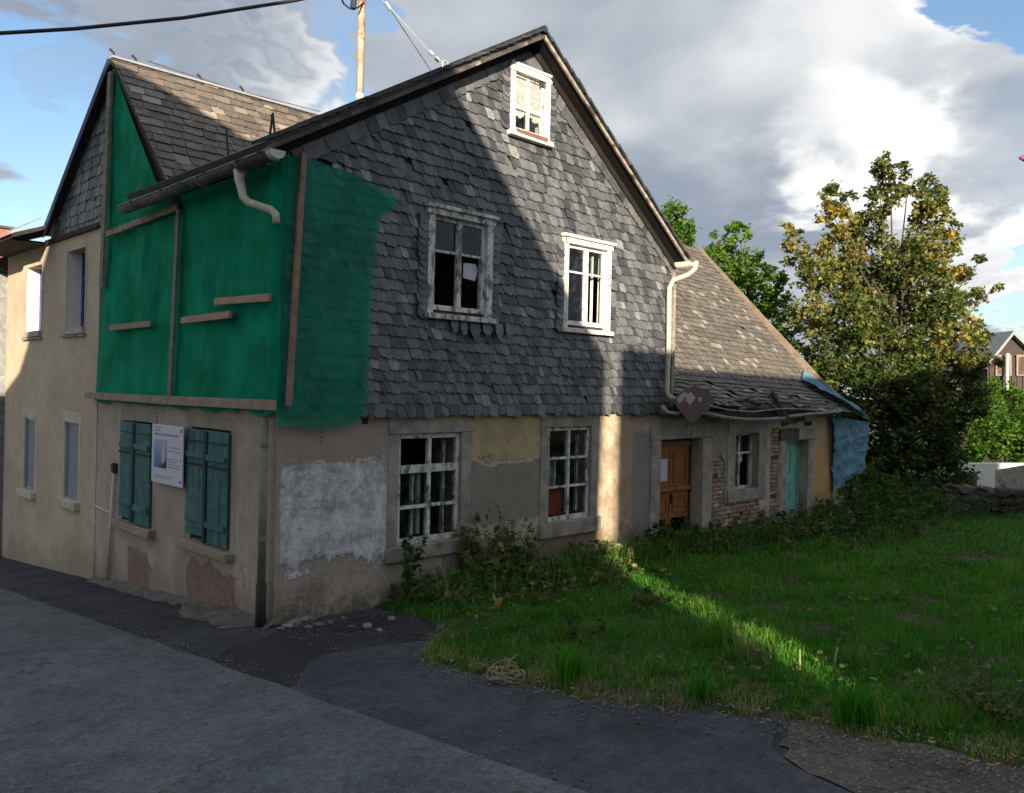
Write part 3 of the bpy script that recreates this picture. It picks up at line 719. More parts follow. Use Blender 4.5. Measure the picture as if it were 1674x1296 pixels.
# broken pane and a bright rag behind the right casement
x0, z0 = GP(762, 432); x1, z1 = GP(785, 455)
b_ = MB(); b_.prism([(x0 - .02, .03, z0 + .02), (x0 - .02, .03, z1 - .02), (x1 - .06, .03, z1 - .04), (x1 - .01, .03, z0 - .05), (x1 - .06, .03, z0 + .03)], (0, .003, 0)); b_.build('broken_pane', 'poster_white', wc)
wd = slate_window(WD, .1, (.5,), (.66,), 'old_white_clean', missing=((1, 0),))
MB().mbox(gable, WD[1] - .27, WD[1] - .245, 3.60, 4.60, -.10, -.07, .004).build('inner_sash', 'old_white_clean', wd)
we = slate_window(WE, .08, (.5,), (.40,), 'old_white_clean', cs=.10, fw=.03, mw=.032, cornice=False)
b_ = MB(); N_ = 40
for (p0, p1) in ((WE[0] + .13, (WE[0] + WE[1]) / 2 + .02), ((WE[0] + WE[1]) / 2 + .02, WE[1] - .13)):
    vs_, fs = [], []
    for i in range(N_ + 1):
        t = i / N_; x = p0 + (p1 - p0) * t; yv = -.012 + .012 * math.sin(t * 34)
        zb = 6.25 + .09 * (t if p0 < 3.6 else 1 - t) + .025 * math.sin(t * 9)
        vs_ += [(x, yv, 6.86), (x, yv + .01, (6.86 + zb) / 2), (x, yv, zb)]
    for i in range(N_):
        for k in range(2): fs.append((i * 3 + k, i * 3 + 3 + k, i * 3 + 4 + k, i * 3 + 1 + k))
    b_.add(vs_, fs, .5)
b_.build('lace_curtain', 'curtain', we, True)
MB().mbox(gable, WE[0] + .08, WE[1] - .10, 6.01, 6.06, .03, .155, .006).build('rusty_sill', 'batten_red', we)
# shuttered windows of the street side
def shutter_window(W, pieces, sill_m, gapped):
    u0, u1, z0, z1 = W
    w = MB().mbox(street, u0, u1, z0, z1, -.14, -.12).build('window', 'dark_room', house)
    surround(w, street, u0, u1, z0, z1, .14, .16, .11, .006, 'trim_tan', .11, .012)
    um = (u0 + u1) / 2
    for k, (a, c) in enumerate(((u0 - .02, um - .004), (um + .004, u1 + .02))):
        lo = z0 + .015 + .05 * k + jf(.02)
        sh = MB().mbox(street, a, c, lo, z1 - .02, .015, .045, .006).build('shutter', 'shutter_teal', w, bevel=.003)
        n = 3
        for i in range(1, n): MB().mbox(street, a + (c - a) * i / n - .004, a + (c - a) * i / n + .004, lo + .01, z1 - .03, .0452, .047).build('groove', 'shutter_dark', sh)
        for zz in (z1 - .34, lo + .22):
            MB().mbox(street, a + .02, c - .02, zz - .035 + jf(.01), zz + .035 + jf(.01), .046, .072, .005).build('batten', 'shutter_teal', sh, bevel=.003)
        MB().mbox(street, a + .015, c - .015, z1 - .17, z1 - .155, .046, .056, .003).build('batten', 'shutter_dark', sh)
        MB().mbox(street, (a if k else a - .03), (c + .03 if k else c), z1 - .46, z1 - .435, .047, .06, .002).build('hinge', 'iron_black', sh)
    MB().mbox(street, um - .035, um + .035, z0 + .02, z1 - .03, .048, .075, .004).build('cover_strip', 'shutter_dark', w, bevel=.003)
    return w
shutter_window(SA, 0, 'stone_trim', False)
shutter_window(SB, 0, 'stone_pale', True)

# roof
APX = GP(890, 50, -.34)[0], GP(890, 50, -.34)[1]
EL, ER = (-.38, 5.02), (GP(1125, 422, -.34)[0], GP(1125, 422, -.34)[1])
def roof_slab(name, a, c, th, y0, y1, m, parent):
    a, c = Vector((a[0], 0, a[1])), Vector((c[0], 0, c[1])); t = (c - a).normalized(); n = Vector((-t.z, 0, t.x))
    if n.z < 0: n = -n
    b_ = MB(); b_.prism([a + Vector((0, y0, 0)), c + Vector((0, y0, 0)), c - n * th + Vector((0, y0, 0)), a - n * th + Vector((0, y0, 0))], (0, y1 - y0, 0)); return b_.build(name, m, parent)
rf = roof_slab('roof', EL, APX, .07, -.32, 3.4, 'verge_slate', house)
rf2 = roof_slab('roof', ER, APX, .07, -.32, 4.9, 'soffit_shade', house)
def verge(a, c, drop, m, name, w, y, par):
    a, c = Vector((a[0], y, a[1] - drop)), Vector((c[0], y, c[1] - drop)); MB().beam(a, c, w, .03, (0, 1, 0)).build(name, m, par)
for (e, par) in ((EL, rf), (ER, rf2)):
    verge(e, APX, .075, 'fascia' if e is ER else 'fascia_dark', 'verge_board', .045, -.335, par)
    verge(e, APX, .15, 'soffit_shade', 'verge_board', .09, -.10, par)  # set-back strip, its black colour stands in for shade under the verge
    p, q = Vector(e), Vector(APX); n = int((q - p).length / .17); t = (q - p).normalized(); nn = Vector((-t.y, t.x)); nn = nn if nn.y > 0 else -nn
    b_ = MB(); b_.prism([(-.10, 0, -.012), (.12, 0, -.012), (.12, 0, .012), (-.10, 0, .022)], (0, .3, 0)); mesh = b_.mesh('roof_slate', 'verge_slate')
    for i in range(n):
        c = p + (q - p) * ((i + .5) / n) + nn * .02
        o = bpy.data.objects.new('roof_slate', mesh); link(o, par, (c.x, -.37 + jf(.012), c.y)); o.rotation_euler = (0, -math.atan2(t.y, t.x) + .07 * (1 if e is EL else 1) + jf(.03), 0)
MB().tube([(APX[0], -.36, APX[1] + .02), (APX[0], 4.9, APX[1] - .0)], .05, 8).build('ridge_cap', 'verge_slate', house)
for (x, y0) in ((2.3, 2.4), (.9, 2.5)):
    pass
# snow-guard brackets standing on the street slope
sl = (APX[1] - EL[1]) / (APX[0] - EL[0])
for (px, py, k) in ((370, 212, 0), (446, 185, 1)):
    d_ = ray(px, py); kk = (.25 - CAM.x) / d_.x; top = CAM + d_ * kk
    base = Vector((top.x, top.y, EL[1] + sl * (top.x - EL[0]) - .02))
    b_ = MB(); b_.tube([base + Vector((0, -.07, 0)), top], .014, 5); 
    if k: b_.tube([base + Vector((0, .07, 0)), top], .014, 5)
    b_.build('snow_guard', 'iron_black', rf)
# eaves gutter towards the street
def gutter(name, pts, r, m, parent, n=7, th=.006):
    pts = [Vector(p) for p in pts]; vs_, fs = [], []
    for i, p in enumerate(pts):
        t = (pts[min(i + 1, len(pts) - 1)] - pts[max(i - 1, 0)]).normalized(); s_ = t.cross(Vector((0, 0, 1))).normalized()
        for k in range(n + 1):
            a = math.pi * k / n; vs_.append(p + s_ * (math.cos(a) * r) - Vector((0, 0, 1)) * (math.sin(a) * r))
    for i in range(len(pts) - 1):
        for k in range(n): fs.append((i * (n + 1) + k, i * (n + 1) + k + 1, (i + 1) * (n + 1) + k + 1, (i + 1) * (n + 1) + k))
    b_ = MB(); b_.add(vs_, fs, .5); o = b_.build(name, m, parent, True); s = o.modifiers.new('solid', 'SOLIDIFY'); s.thickness = th; return o
GX, GZ = -.34, 4.90
gu = gutter('gutter', [(GX, -.48, GZ + .01), (GX, 1.5, GZ), (GX, 3.55, GZ - .02)], .085, 'gutter_grey', house)
b_ = MB(); b_.prism([(GX + .09 * math.cos(math.pi * k / 7), -.49, GZ - .09 * math.sin(math.pi * k / 7) + .012) for k in range(8)], (0, .1, 0)); b_.build('end_cap', 'cap_pale', gu)
MB().tube([(GX - .085, -.49, GZ + .012), (GX - .085, 3.55, GZ - .015)], .012, 6).build('gutter_bead', 'fascia', gu)
for y in (.25, 1.2, 2.2, 3.0):
    b_ = MB(); b_.tube([(GX + .093 * math.cos(math.pi * k / 8), y, GZ - .096 * math.sin(math.pi * k / 8)) for k in range(9)], .009, 5); b_.build('gutter_bracket', 'fascia', gu)
py_ = SP(392, 280, GX)[0]; e1 = SP(400, 322, GX + .02); e2 = SP(452, 350, -.12)
dp = MB().tube([(GX, py_, GZ - .06), (GX, py_, GZ - .16), (GX + .005, e1[0], e1[1]), (GX + .03, e1[0] - .06, e1[1] - .06), (-.15, e2[0] + .06, e2[1] + .05), (-.13, e2[0], e2[1]), (-.13, e2[0] - .02, e2[1] - .1)], [.068, .052, .042, .042, .042, .042, .040], 12).build('downpipe', 'pipe_cream', house, True)
MB().tube([(-.12, .07, 2.2), (-.12, .06, 1.2), (-.12, .06, .42)], .044, 12).build('downpipe', 'pipe_grey', house, True)
MB().tube([(-.12, .06, .44), (-.12, .06, -.1)], .056, 12).build('drain_socket', 'iron_black', house, True)
for z in (1.9, .9): MB().tube([(-.12, .06, z), (-.12, .06, z + .05)], .051, 12).build('pipe_clamp', 'pipe_grey', house)
# right-hand eaves gutter end and cream downpipe
x0, z0 = GP(1128, 430, -.1); 
gutter('gutter', [(ER[0] + .02, -.42, ER[1] - .06), (ER[0] + .02, 6, ER[1] - .06)], .08, 'pipe_cream', house)
pts = [GP(1130, 428, -.2), GP(1128, 440, -.2), GP(1118, 450, -.18), GP(1100, 458, -.15), GP(1094, 470, -.14), GP(1093, 560, -.14), GP(1090, 640, -.14), GP(1092, 648, -.16), GP(1105, 655, -.25)]
MB().tube([(p[0], y, p[1]) for p, y in zip(pts, (-.3, -.3, -.25, -.16, -.14, -.14, -.14, -.18, -.3))], .042, 12).build('downpipe', 'pipe_cream', house, True)
x0, z0 = GP(1094, 445, -.1)
MB().box((7.20, -.10, 2.3), (7.27, -.02, 5.0), .004).build('corner_board', 'fascia', house)
MB().mbox(gable, 1.08, 1.16, 2.12, 2.19, -.05, .004).build('vent_hole', 'iron_black', house)
# white plastic pipe and valve on the street wall
yp, zp = SP(187, 775, -.03); yq, zq = SP(176, 945, -.03)
MB().tube([(-.04, yp, zp), (-.04, (yp + yq) / 2, (zp + zq) / 2), (-.04, yq, zq)], .022, 8).build('conduit', 'cap_pale', house, True)
y_, z_ = SP(184, 765, -.05); MB().box((-.06, y_ - .07, z_ - .07), (-.0, y_ + .07, z_ + .07), .02).build('conduit_box', 'iron_black', house, bevel=.02)
y_, z_ = SP(155, 826, -.02); y2, z2 = SP(178, 838, -.02); MB().tube([(-.015, y_, z_), (-.015, y2, z2)], .012, 6).build('conduit_stub', 'cap_pale', house)

# ------------------------------------------------------------------ green netting
net = thing('debris_net', (-.1, 2.6, 2.3), 'green debris netting nailed with battens over the upper street front and house corner', 'netting')
def ztop(y):
    if y < 2.80: return 4.93
    return 4.93 + (min(y, 4.82) - 2.80) / 2.02 * (7.14 - 4.93)
vs_, fs = [], []; NY, NZ = 150, 60
for i in range(NY + 1):
    yb_ = 5.34 + (-.09 - 5.34) * i / NY
    zt = ztop(yb_ * 4.86 / 5.34); zb = 2.24 - .07 * (mnoise.noise((yb_ * 2.3, 0, 0)) + .35 * mnoise.noise((yb_ * 9, 0, 0)))
    for k in range(NZ + 1):
        t = k / NZ; z = zb + (zt - zb) * t; y = yb_ * (1 - .09 * clampf((z - 2.3) / 4.8, 0, 1))
        fold = .06 * mnoise.noise((y * 1.6, z * .35, 1)) + .045 * (.5 - abs(mnoise.noise((y * 3.4 + z * .8, z * .45, 4)))) + .024 * (.5 - abs(mnoise.noise((y * 9 - z * 1.6, z * .9, 6)))) + .008 * mnoise.noise((y * 18, z * 3., 8))
        bul = .07 * math.exp(-((y - .03) / .06) ** 2)
        x = -.075 + fold * math.sin(math.pi * t) ** .5 - bul - (.03 * mnoise.noise((y * 7, 0, 2)) * (1 - t * 12) if t < .08 else 0)
        vs_.append((x, y, z))
for i in range(NY):
    for k in range(NZ): fs.append((i * (NZ + 1) + k, (i + 1) * (NZ + 1) + k, (i + 1) * (NZ + 1) + k + 1, i * (NZ + 1) + k + 1))
b_ = MB(); b_.add(vs_, fs, .5); b_.build('net_sheet', 'net_green', net, True)
# the part pulled round onto the slates
vs_, fs = [], []; NU, NZ = 60, 130
for k in range(NZ + 1):
    t = k / NZ; z = 2.13 + (5.0 - 2.13) * t; xr = netx(z) + .05 * mnoise.noise((z * 5, 0, 3)) + .045 * mnoise.noise((z * 14, 0, 8)) + .02 * mnoise.noise((z * 40, 0, 8)) - (.12 * max(0, .05 - t) / .05)
    for i in range(NU + 1):
        s_ = i / NU; x = -.08 + (xr + .08) * s_
        rel = .008 * mnoise.noise((x * 5, z * 6.5, 2)) + .008 * mnoise.noise((x * 13, z * 12, 7)) + .012 * mnoise.noise((x * 1.7, z * 1.1, 5))
        row = ((z - 2.235) / .134) % 1.; rel -= .007 * (1 - row) * (.5 + mnoise.noise((x * 2.3, z * 1.9, 11)))
        y = -.102 + rel + (.10 * max(0, .05 - t) * 6 * mnoise.noise((x * 3, 0, 0)))
        zz = z - ((.05 * math.sin(s_ * 2.6) + .05 * mnoise.noise((s_ * 7, 3, 0))) * max(0, 1 - t * 9)) + (.03 * mnoise.noise((s_ * 12, 1, 5)) if t > .97 else 0)
        vs_.append((x, y, zz))
for k in range(NZ):
    for i in range(NU): fs.append((k * (NU + 1) + i, k * (NU + 1) + i + 1, (k + 1) * (NU + 1) + i + 1, (k + 1) * (NU + 1) + i))
b_ = MB(); b_.add(vs_, fs, .5); b_.build('net_sheet', 'net_gable', net, True)
def plank(p, q, w, h, m, side, name='batten'): return MB().beam(p, q, w, h, side, .004).build(name, m, net, bevel=.003)
S3 = lambda px, py, x=-.13: (x, *SP(px, py, x))
G3 = lambda px, py, y=-.16: (GP(px, py, y)[0], y, GP(px, py, y)[1])
plank((-.12, 5.55, 2.32), (-.12, 2.75, 2.325), .05, .10, 'batten_wood', (0, 0, 1), 'ledge_board'); plank((-.122, 2.74, 2.325), (-.12, -.14, 2.345), .05, .11, 'batten_wood', (0, 0, 1), 'ledge_board')
plank(S3(292, 342), S3(277, 660), .03, .085, 'batten_grey', (0, 1, 0))
plank(S3(181, 118), S3(166, 470), .04, .13, 'batten_grey', (0, 1, 0))
plank(S3(175, 383), S3(291, 338), .035, .085, 'batten_wood', (0, 0, 1))
plank(S3(180, 536), S3(248, 529), .04, .08, 'batten_wood', (0, 0, 1), 'plank')
plank(S3(298, 524), S3(377, 514), .04, .085, 'plank_pinkish', (0, 0, 1), 'plank')
plank(S3(352, 493), S3(441, 486), .04, .085, 'plank_pinkish', (0, 0, 1), 'plank')
plank(G3(496, 250), G3(472, 664), .05, .058, 'batten_pale', (1, 0, 0), 'corner_post')

# ------------------------------------------------------------------ poster
yA, zA = 3.08, 2.005; yB, zB = 2.12, 1.245
po = thing('notice_board', (-.06, 2.6, 1.2), 'white printed notice board with a building photo, hung between the teal shutters', 'sign')
MB().mbox(street, yB, yA, zB, zA, .085, .097).build('board', 'poster_white', po)
fz = lambda a, b_, c, d, e=.0985: MB().mbox(street, yA - (yA - yB) * b_, yA - (yA - yB) * a, zA - (zA - zB) * d, zA - (zA - zB) * c, .0972, e)
def m_print():
    m, t, b = new_mat('photo_print'); x, y, z = t.xyz(t.distort(.012, 30., 3))
    c = t.mix((.10, .16, .42), (.32, .42, .66), (z - 1.5).step(-.05, .35))
    tow = t.box(t.distort(.01, 25., 2), (None, 2.66, 1.50), (None, 2.76, 1.76), .006).mx(t.box(t.distort(.01, 25., 2), (None, 2.69, 1.7), (None, 2.73, 1.84), .006))
    c = t.mix(c, (.50, .45, .42), tow)
    c = t.mix(c, (.035, .03, .03), (z + (y - 2.7) * .5).step(1.56, 1.47) * (1. - t.box(t.pos(), (None, 2.66, 1.53), (None, 2.72, 1.8), .004)))
    finish(t, b, c, .4); MATS['photo_print'] = m
m_print()
fz(.08, .50, .26, .74).build('photo', 'photo_print', po)
def textrow(r, a, b_, hgt, n):
    mb = MB(); x = a
    while x < b_:
        w = random.uniform(.03, .09); fz_ = (yA - (yA - yB) * min(x + w, b_), yA - (yA - yB) * x)
        zc = zA - (zA - zB) * r
        # each word: a run of small upright strokes
        k = fz_[0]
        while k < fz_[1] - .006:
            hh = hgt * random.uniform(.5, 1.); mb.mbox(street, k, k + .006, zc - hgt / 2, zc - hgt / 2 + hh, .0972, .0980); k += .011
        mb.mbox(street, fz_[0], fz_[1] - .004, zc - hgt * .12, zc + hgt * .02, .0972, .0982); x += w + .02
    mb.build('text_line', 'print_grey', po)
for (r, a, b_, hgt) in ((.05, .09, .34, .022), (.10, .09, .30, .022), (.165, .09, .88, .034), (.37, .54, .92, .016), (.43, .54, .95, .016), (.57, .54, .97, .016), (.61, .54, .8, .016), (.655, .54, .92, .016), (.70, .54, .9, .016), (.87, .1, .7, .014), (.91, .1, .55, .014)): textrow(r, a, b_, hgt, 0)
fz(.91, .96, .05, .11).build('emblem', 'print_grey', po); fz(.89, .95, .90, .94).build('emblem', 'print_grey', po)

# ------------------------------------------------------------------ roof mast, guys and cables
d_ = ray(588, 165); kk = (1.3 - CAM.y) / d_.y; mp = CAM + d_ * kk
mast = thing('roof_mast', (mp.x, mp.y, mp.z - .4), 'rusty steel cable mast rising from the dark roof', 'mast')
MB().tube([(mp.x, mp.y, mp.z - .5), (mp.x, mp.y, 9.4)], .048, 12).build('pole', 'rust_mast', mast, True)
MB().tube([(mp.x, mp.y, 9.4), (mp.x, mp.y, 10.6)], .044, 12).build('pole_top', 'batten_red', mast, True)
MB().tube([(mp.x, mp.y, mp.z - .15), (mp.x, mp.y, mp.z + .10)], [.085, .052], 12).build('collar', 'cap_pale', mast, True)
def anchor(px, py, y): d = ray(px, py); return CAM + d * ((y - CAM.y) / d.y)
b_ = MB(); b_.tube([anchor(597 - 18, -8, 1.2), anchor(577, 14, 1.2)], .04, 8); b_.build('insulator', 'cable_black', mast)
b_ = MB(); b_.tube([anchor(556, -6, 1.2), anchor(562, 6, 1.2), anchor(572, 14, 1.2), anchor(586, 12, 1.2), anchor(594, 4, 1.25)], .012, 6); b_.build('cable_loop', 'cable_black', mast, True)
topm = Vector((mp.x, mp.y, 10.4)); hook = anchor(728, 107, -.05)
gw = MB().tube([topm, anchor(624, 0, 1.05), anchor(640, 16, .95), anchor(704, 86, .1), hook], .012, 5).build('guy_wire', 'galvanised', mast)
MB().tube([anchor(640, 18, .95), anchor(707, 119, .1)], .008, 5).build('guy_wire', 'gutter_grey', mast)
for (a, c) in (((702, 84), (708, 90)), ((712, 94), (718, 100)), ((630, 4), (638, 16))): MB().tube([anchor(*a, .08), anchor(*c, .06)], .028, 6).build('turnbuckle', 'galvanised', mast)
MB().tube([hook + Vector((.05 * math.cos(a), 0, .06 * math.sin(a))) for a in np.linspace(-1, 4.2, 10)], .015, 6).build('hook', 'galvanised', mast, True)
ca = Vector((mp.x, mp.y, 10.55)); cb = AT(-1200, 60, 6.0)
pts = []
A_ = [anchor(590, -22, 1.25), AT(480, 1, 9.6), AT(300, 29, 9.0), AT(120, 47, 8.5), AT(0, 54, 8.2), AT(-250, 60, 7.4), cb]
cab = MB().tube(A_, .019, 6).build('power_cable', 'cable_black', None, True); tag(cab, 'thick black overhead cable sagging across the upper left sky', 'cable')

# ------------------------------------------------------------------ wing down the street
wing = thing('street_wing', (2, 8, -.7), 'narrow beige-plastered house wing with steep gable and brown slate roof, left of the green net', 'house')
LW = [(8.48, 9.12, .53, 1.82), (6.20, 6.87, .60, 1.85)]; UW = [(8.28, 9.18, 3.40, 4.58), (6.04, 6.90, 3.39, 4.66)]
panel('wall', street, [(5.40, -2.5), (10.45, -2.5), (10.45, 4.94), (5.40, 4.94)], [rect(*w) for w in LW + UW], .30, 'plaster_wing', wing, d0=.012)
panel('gable_wall', street, [(2.75, 4.9), (7.75, 4.9), (7.75, 5.0), (4.8, 7.18)], [], .1, 'boards_dark', wing, d0=-.02)
slates(wing, MATS['slate'], (-.005, 10., 0), (0, -1, 0), (0, 0, 1), [(2.25, 4.90), (5.06, 4.90), (5.2, 7.14), (2.25, 5.02)], [], .16, (.14, .17, .2), -.12, 0, camdist, miss=0., lift=.02)
MB().mbox(street, 5.42, 8.0, 4.88, 4.96, .013, .06, .006).build('drip_board', 'soffit', wing)
B = MB(); B.box((.4, 10.35, -2), (8, 10.45, 5)); B.box((.4, 5.4, -2), (8, 5.5, 4.9)); B.box((7.9, 5.5, -2), (8, 10.4, 4.95)); B.box((.3, 5.5, 2.3), (8, 10.4, 2.4)); B.box((.3, 5.5, 4.9), (8, 10.4, 4.95)); B.box((.9, 5.5, -2), (1, 10.4, 5)); B.build('inner_wall', 'dark_room', wing)
RY, RZ = 4.80, 7.27
def quadslab(name, a, c, x0, x1, th, m, par):     # slab between two (y, z) points
    a, c = Vector((0, *a)), Vector((0, *c)); t = (c - a).normalized(); n = Vector((0, -t.z, t.y)); n = n if n.z > 0 else -n
    b_ = MB(); ox = Vector((x0, 0, 0)); b_.prism([a + ox, c + ox, c - n * th + ox, a - n * th + ox], (x1 - x0, 0, 0)); return b_.build(name, m, par)
r1 = quadslab('roof', (2.40, 4.80), (RY, RZ), -.11, 8.2, .07, 'soffit', wing); r2_ = quadslab('roof', (7.80, 5.06), (RY, RZ), -.13, 8.2, .07, 'soffit', wing)
slates(wing, MATS['roof_slate'], (-.13, 2.40, 4.805), (1, 0, 0), (0, RY - 2.40, RZ - 4.80), [(0, -.03), (8.3, -.03), (8.3, 3.45), (0, 3.45)], [], .20, (.19, .22, .25, .28), -.12, 150, camdist, miss=.004, jag=.01, lift=.022, name='roof_slate', rot=.015)
MB().box((-.14, RY - .09, RZ + .0), (8.2, RY + .09, RZ + .03)).build('ridge_flashing', 'galvanised', wing)
for (px, py) in ((186, 92), (222, 108), (328, 136), (397, 160)):
    d_ = ray(px, py); kk = (RY - CAM.y) / d_.y; q = CAM + d_ * kk; b_ = MB(); b_.tube([(q.x, RY, RZ), (q.x, RY, RZ + .10), (q.x - .06, RY, RZ + .14)], .018, 5); b_.build('ridge_hook', 'iron_black', wing)
MB().tube([(.4, RY, RZ + .12), (1.8, RY, RZ + .06), (3.4, RY, RZ + .10)], .008, 5).build('ridge_wire', 'gutter_grey', wing)
b_ = MB(); b_.beam((-.15, 7.8, 5.02), (-.15, RY, RZ - .04), .12, .03, (1, 0, 0)); b_.build('verge_board', 'navy', wing)
# street-facing eaves at the far end
b_ = MB(); b_.prism([(-.62, 7.6, 4.98), (-.62, 10.55, 4.98), (1.2, 10.55, 5.7), (1.2, 7.6, 5.7)], (0, 0, -.07)); b_.build('eaves_roof', 'soffit', wing)
b_ = MB(); b_.box((-.60, 7.97, 4.90), (0.02, 10.45, 4.93)); b_.build('soffit_board', 'boards_dark', wing)
for k in range(9):
    b_ = MB(); y = 7.7 + k * .29; b_.prism([(-.70, y, 4.96), (-.70, y + .27, 4.96), (-.2, y + .27, 5.28), (-.2, y, 5.28)], (0, 0, .03)); b_.build('roof_tile', 'roof_pale', wing)
gutter('gutter', [(-.70, 8.6, 4.93), (-.70, 10.6, 4.90)], .07, 'cap_pale', wing)
for w in LW:
    a = window(wing, street, *w, -.012, .03, (), (), 'pane_bluegrey', glass='pane_bluegrey'); surround(a, street, *w, .10, .17, .13, .012, 'trim_cream', .10)
for i, w in enumerate(UW):
    a = window(wing, street, *w, -.20, .06, (.5,), (.66,), 'window_blue', glass='glass'); MB().mbox(street, w[0] - .05, w[1] + .05, w[2] - .10, w[2] - .002, -.05, .07, .006).build('sill', 'stone_pale', a)
    MB().mbox(street, w[0] - .1, w[1] + .1, w[2] - .15, w[2] - .115, .0, .06, .006).build('sill_moulding', 'stone_trim', a)
    for (p, q) in ((w[0] - .07, w[0]), (w[1], w[1] + .07)): MB().mbox(street, p, q, w[2], w[3] + .05, .0, .018, .004).build('jamb', 'stone_pale', a)
    MB().mbox(street, w[1] - .012, w[1], w[2], w[3], -.2, .0).build('reveal', 'white_wash', a)

# ------------------------------------------------------------------ low annex
annex = thing('low_annex', (10.2, 0, -.3), 'low crumbling annex with brown slate roof, orange door and exposed brick', 'annex')
D1, W1, D2 = (7.03, 8.31, -1.2, 1.76), (9.49, 10.35, .72, 1.80), (11.45, 12.42, -1.2, 1.60)
H1 = ragged([(8.66, -.9), (10.5, -.9), (10.4, .50), (9.16, .50), (9.10, 1.30), (8.95, 1.46), (8.70, 1.40)], .14, .025)
H2 = ragged([(10.80, -.6), (11.17, -.6), (11.19, 1.9), (10.84, 1.88)], .14, .02)
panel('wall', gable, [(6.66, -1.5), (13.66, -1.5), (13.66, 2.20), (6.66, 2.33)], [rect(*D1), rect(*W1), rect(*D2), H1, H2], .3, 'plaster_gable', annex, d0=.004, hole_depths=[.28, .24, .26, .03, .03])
MB().box((13.60, .03, -1.5), (13.66, 7, 2.3)).build('end_wall', 'plaster_gable', annex)
B = MB(); B.box((7.3, 6.9, -1), (13.6, 7, 3)); B.box((7.3, .6, -1), (8.9, .66, 2.6)); B.box((10.9, .5, -1), (13.5, .56, 2.4)); B.box((7.3, .3, -1.4), (13.6, 7, -.7)); B.box((10.6, .1, -1), (10.65, 3, 2.3)); B.build('inner_wall', 'dark_room', annex)
for (x0, x1, z0, z1) in ((8.55, 10.6, -.95, 1.52), (10.72, 11.26, -.65, 1.95)): MB().box((x0, .055, z0), (x1 if z1 < 1.6 or True else x1, .11, z1 if x0 > 9 else .60)).build('mortar_bed', 'mortar', annex)
MB().box((8.56, .055, .60), (9.2, .11, 1.52)).build('mortar_bed', 'mortar', annex)
bm_ = []
for k in range(4):
    b_ = MB(); l = (.235, .225, .115, .24)[k]; b_.box((-l / 2, -.05, -.032), (l / 2, .05, .032), .004); bm_.append((l, b_.mesh('brick', 'brick_red')))
nb = 0
def inpoly(p, poly):
    c = False; j = len(poly) - 1
    for i in range(len(poly)):
        if (poly[i][1] > p[1]) != (poly[j][1] > p[1]) and p[0] < (poly[j][0] - poly[i][0]) * (p[1] - poly[i][1]) / (poly[j][1] - poly[i][1]) + poly[i][0]: c = not c
        j = i
    return c
for poly in (H1, H2):
    z = -.42; r_ = 0
    while z < 2.:
        x = 8.50 + (r_ % 2) * .12 + jf(.02)
        while x < 11.3:
            l, me = random.choice(bm_); c = (x + l / 2, z)
            if any(inpoly((c[0] + dx_, z), poly) for dx_ in (-l * .5, 0, l * .5)) and random.random() > .03 and not (9.45 < c[0] < 10.6 and z > .52) :
                o = bpy.data.objects.new('brick', me); link(o, annex, (c[0], .062 + jf(.012), z)); o.rotation_euler = (0, jf(.03), jf(.05)); nb += 1
            x += l + .012
        z += .077; r_ += 1
# doors
dd = -.22
door = bars(gable, D1[0], D1[1], -.5, D1[3] - .02, .05, dd - .06, dd + .02).build('door', 'boards_dark', annex)
xm = GP(1094, 780, .22)[0]
for wide, (a, c) in ((0, (D1[0] + .05, xm - .01)), (1, (xm + .01, D1[1] - .05))):
    lf = panel('leaf', gable, [(a, -.45), (c, -.45), (c, 1.62), (a, 1.62)], [rect(a + .07, c - .07, .10, .36)], .04, 'door_orange', door, d0=dd)
    if wide:
        for (p, q) in ((.98, 1.52), (.47, .76)):
            bars(gable, a + .09, c - .09, p, q, .035, dd, dd + .022).build('panel_moulding', 'door_orange', lf, bevel=.004)
            MB().mbox(gable, a + .16, c - .16, p + .07, q - .07, dd, dd + .012).build('raised_panel', 'door_orange', lf, bevel=.004)
        MB().mbox(gable, a + .03, a + .06, .62, .78, dd, dd + .03).build('door_handle', 'iron_black', lf)
    else:
        MB().mbox(gable, c - .30, c - .06, 1.02, 1.40, dd, dd + .006).build('pasted_notice', 'poster_white', lf)
        bars(gable, a + .05, c - .05, .47, .76, .03, dd, dd + .02).build('panel_moulding', 'door_orange', lf)
MB().mbox(gable, D1[0] + .02, D1[1] - .03, .84, .91, dd, dd + .06, .004).build('cross_rail', 'door_orange', door, bevel=.006)
MB().mbox(gable, D1[0] + .02, D1[1] - .02, 1.62, 1.70, dd - .02, dd + .03).build('head_rail', 'batten_red', door)
for (p, q) in ((D1[0] - .27, D1[0]), (D1[1], D1[1] + .30)): MB().mbox(gable, p, q, -1., D1[3], -.3, .03, .012).build('jamb', 'stone_trim', door, bevel=.012)
MB().mbox(gable, D1[0] - .29, D1[1] + .32, D1[3] + .002, D1[3] + .25, -.3, .05, .015).build('lintel', 'stone_trim', door, bevel=.015)
aw = window(annex, gable, *W1, -.14, .05, (.42,), (.64,), 'old_white', mw=.05, tw=.04, missing=((1, 0),)); surround(aw, gable, *W1, .30, .20, .20, .02, 'stone_trim', .05, .012)
b_ = MB(); xx = [10.02 + .03 * k for k in range(8)]; b_.add([(x, .26 + .015 * math.sin(k * 2.2), z) for k, x in enumerate(xx) for z in (1.4, .95 + .06 * k)], [(2 * k, 2 * k + 1, 2 * k + 3, 2 * k + 2) for k in range(7)], .4); b_.build('torn_curtain', 'curtain', aw)
d2 = bars(gable, D2[0], D2[1], -.5, D2[3] - .02, .06, -.24, -.17).build('door', 'door_teal', annex)
MB().mbox(gable, D2[0] + .05, D2[1] - .04, -.5, 1.54, -.23, -.20).build('leaf', 'door_teal', d2)
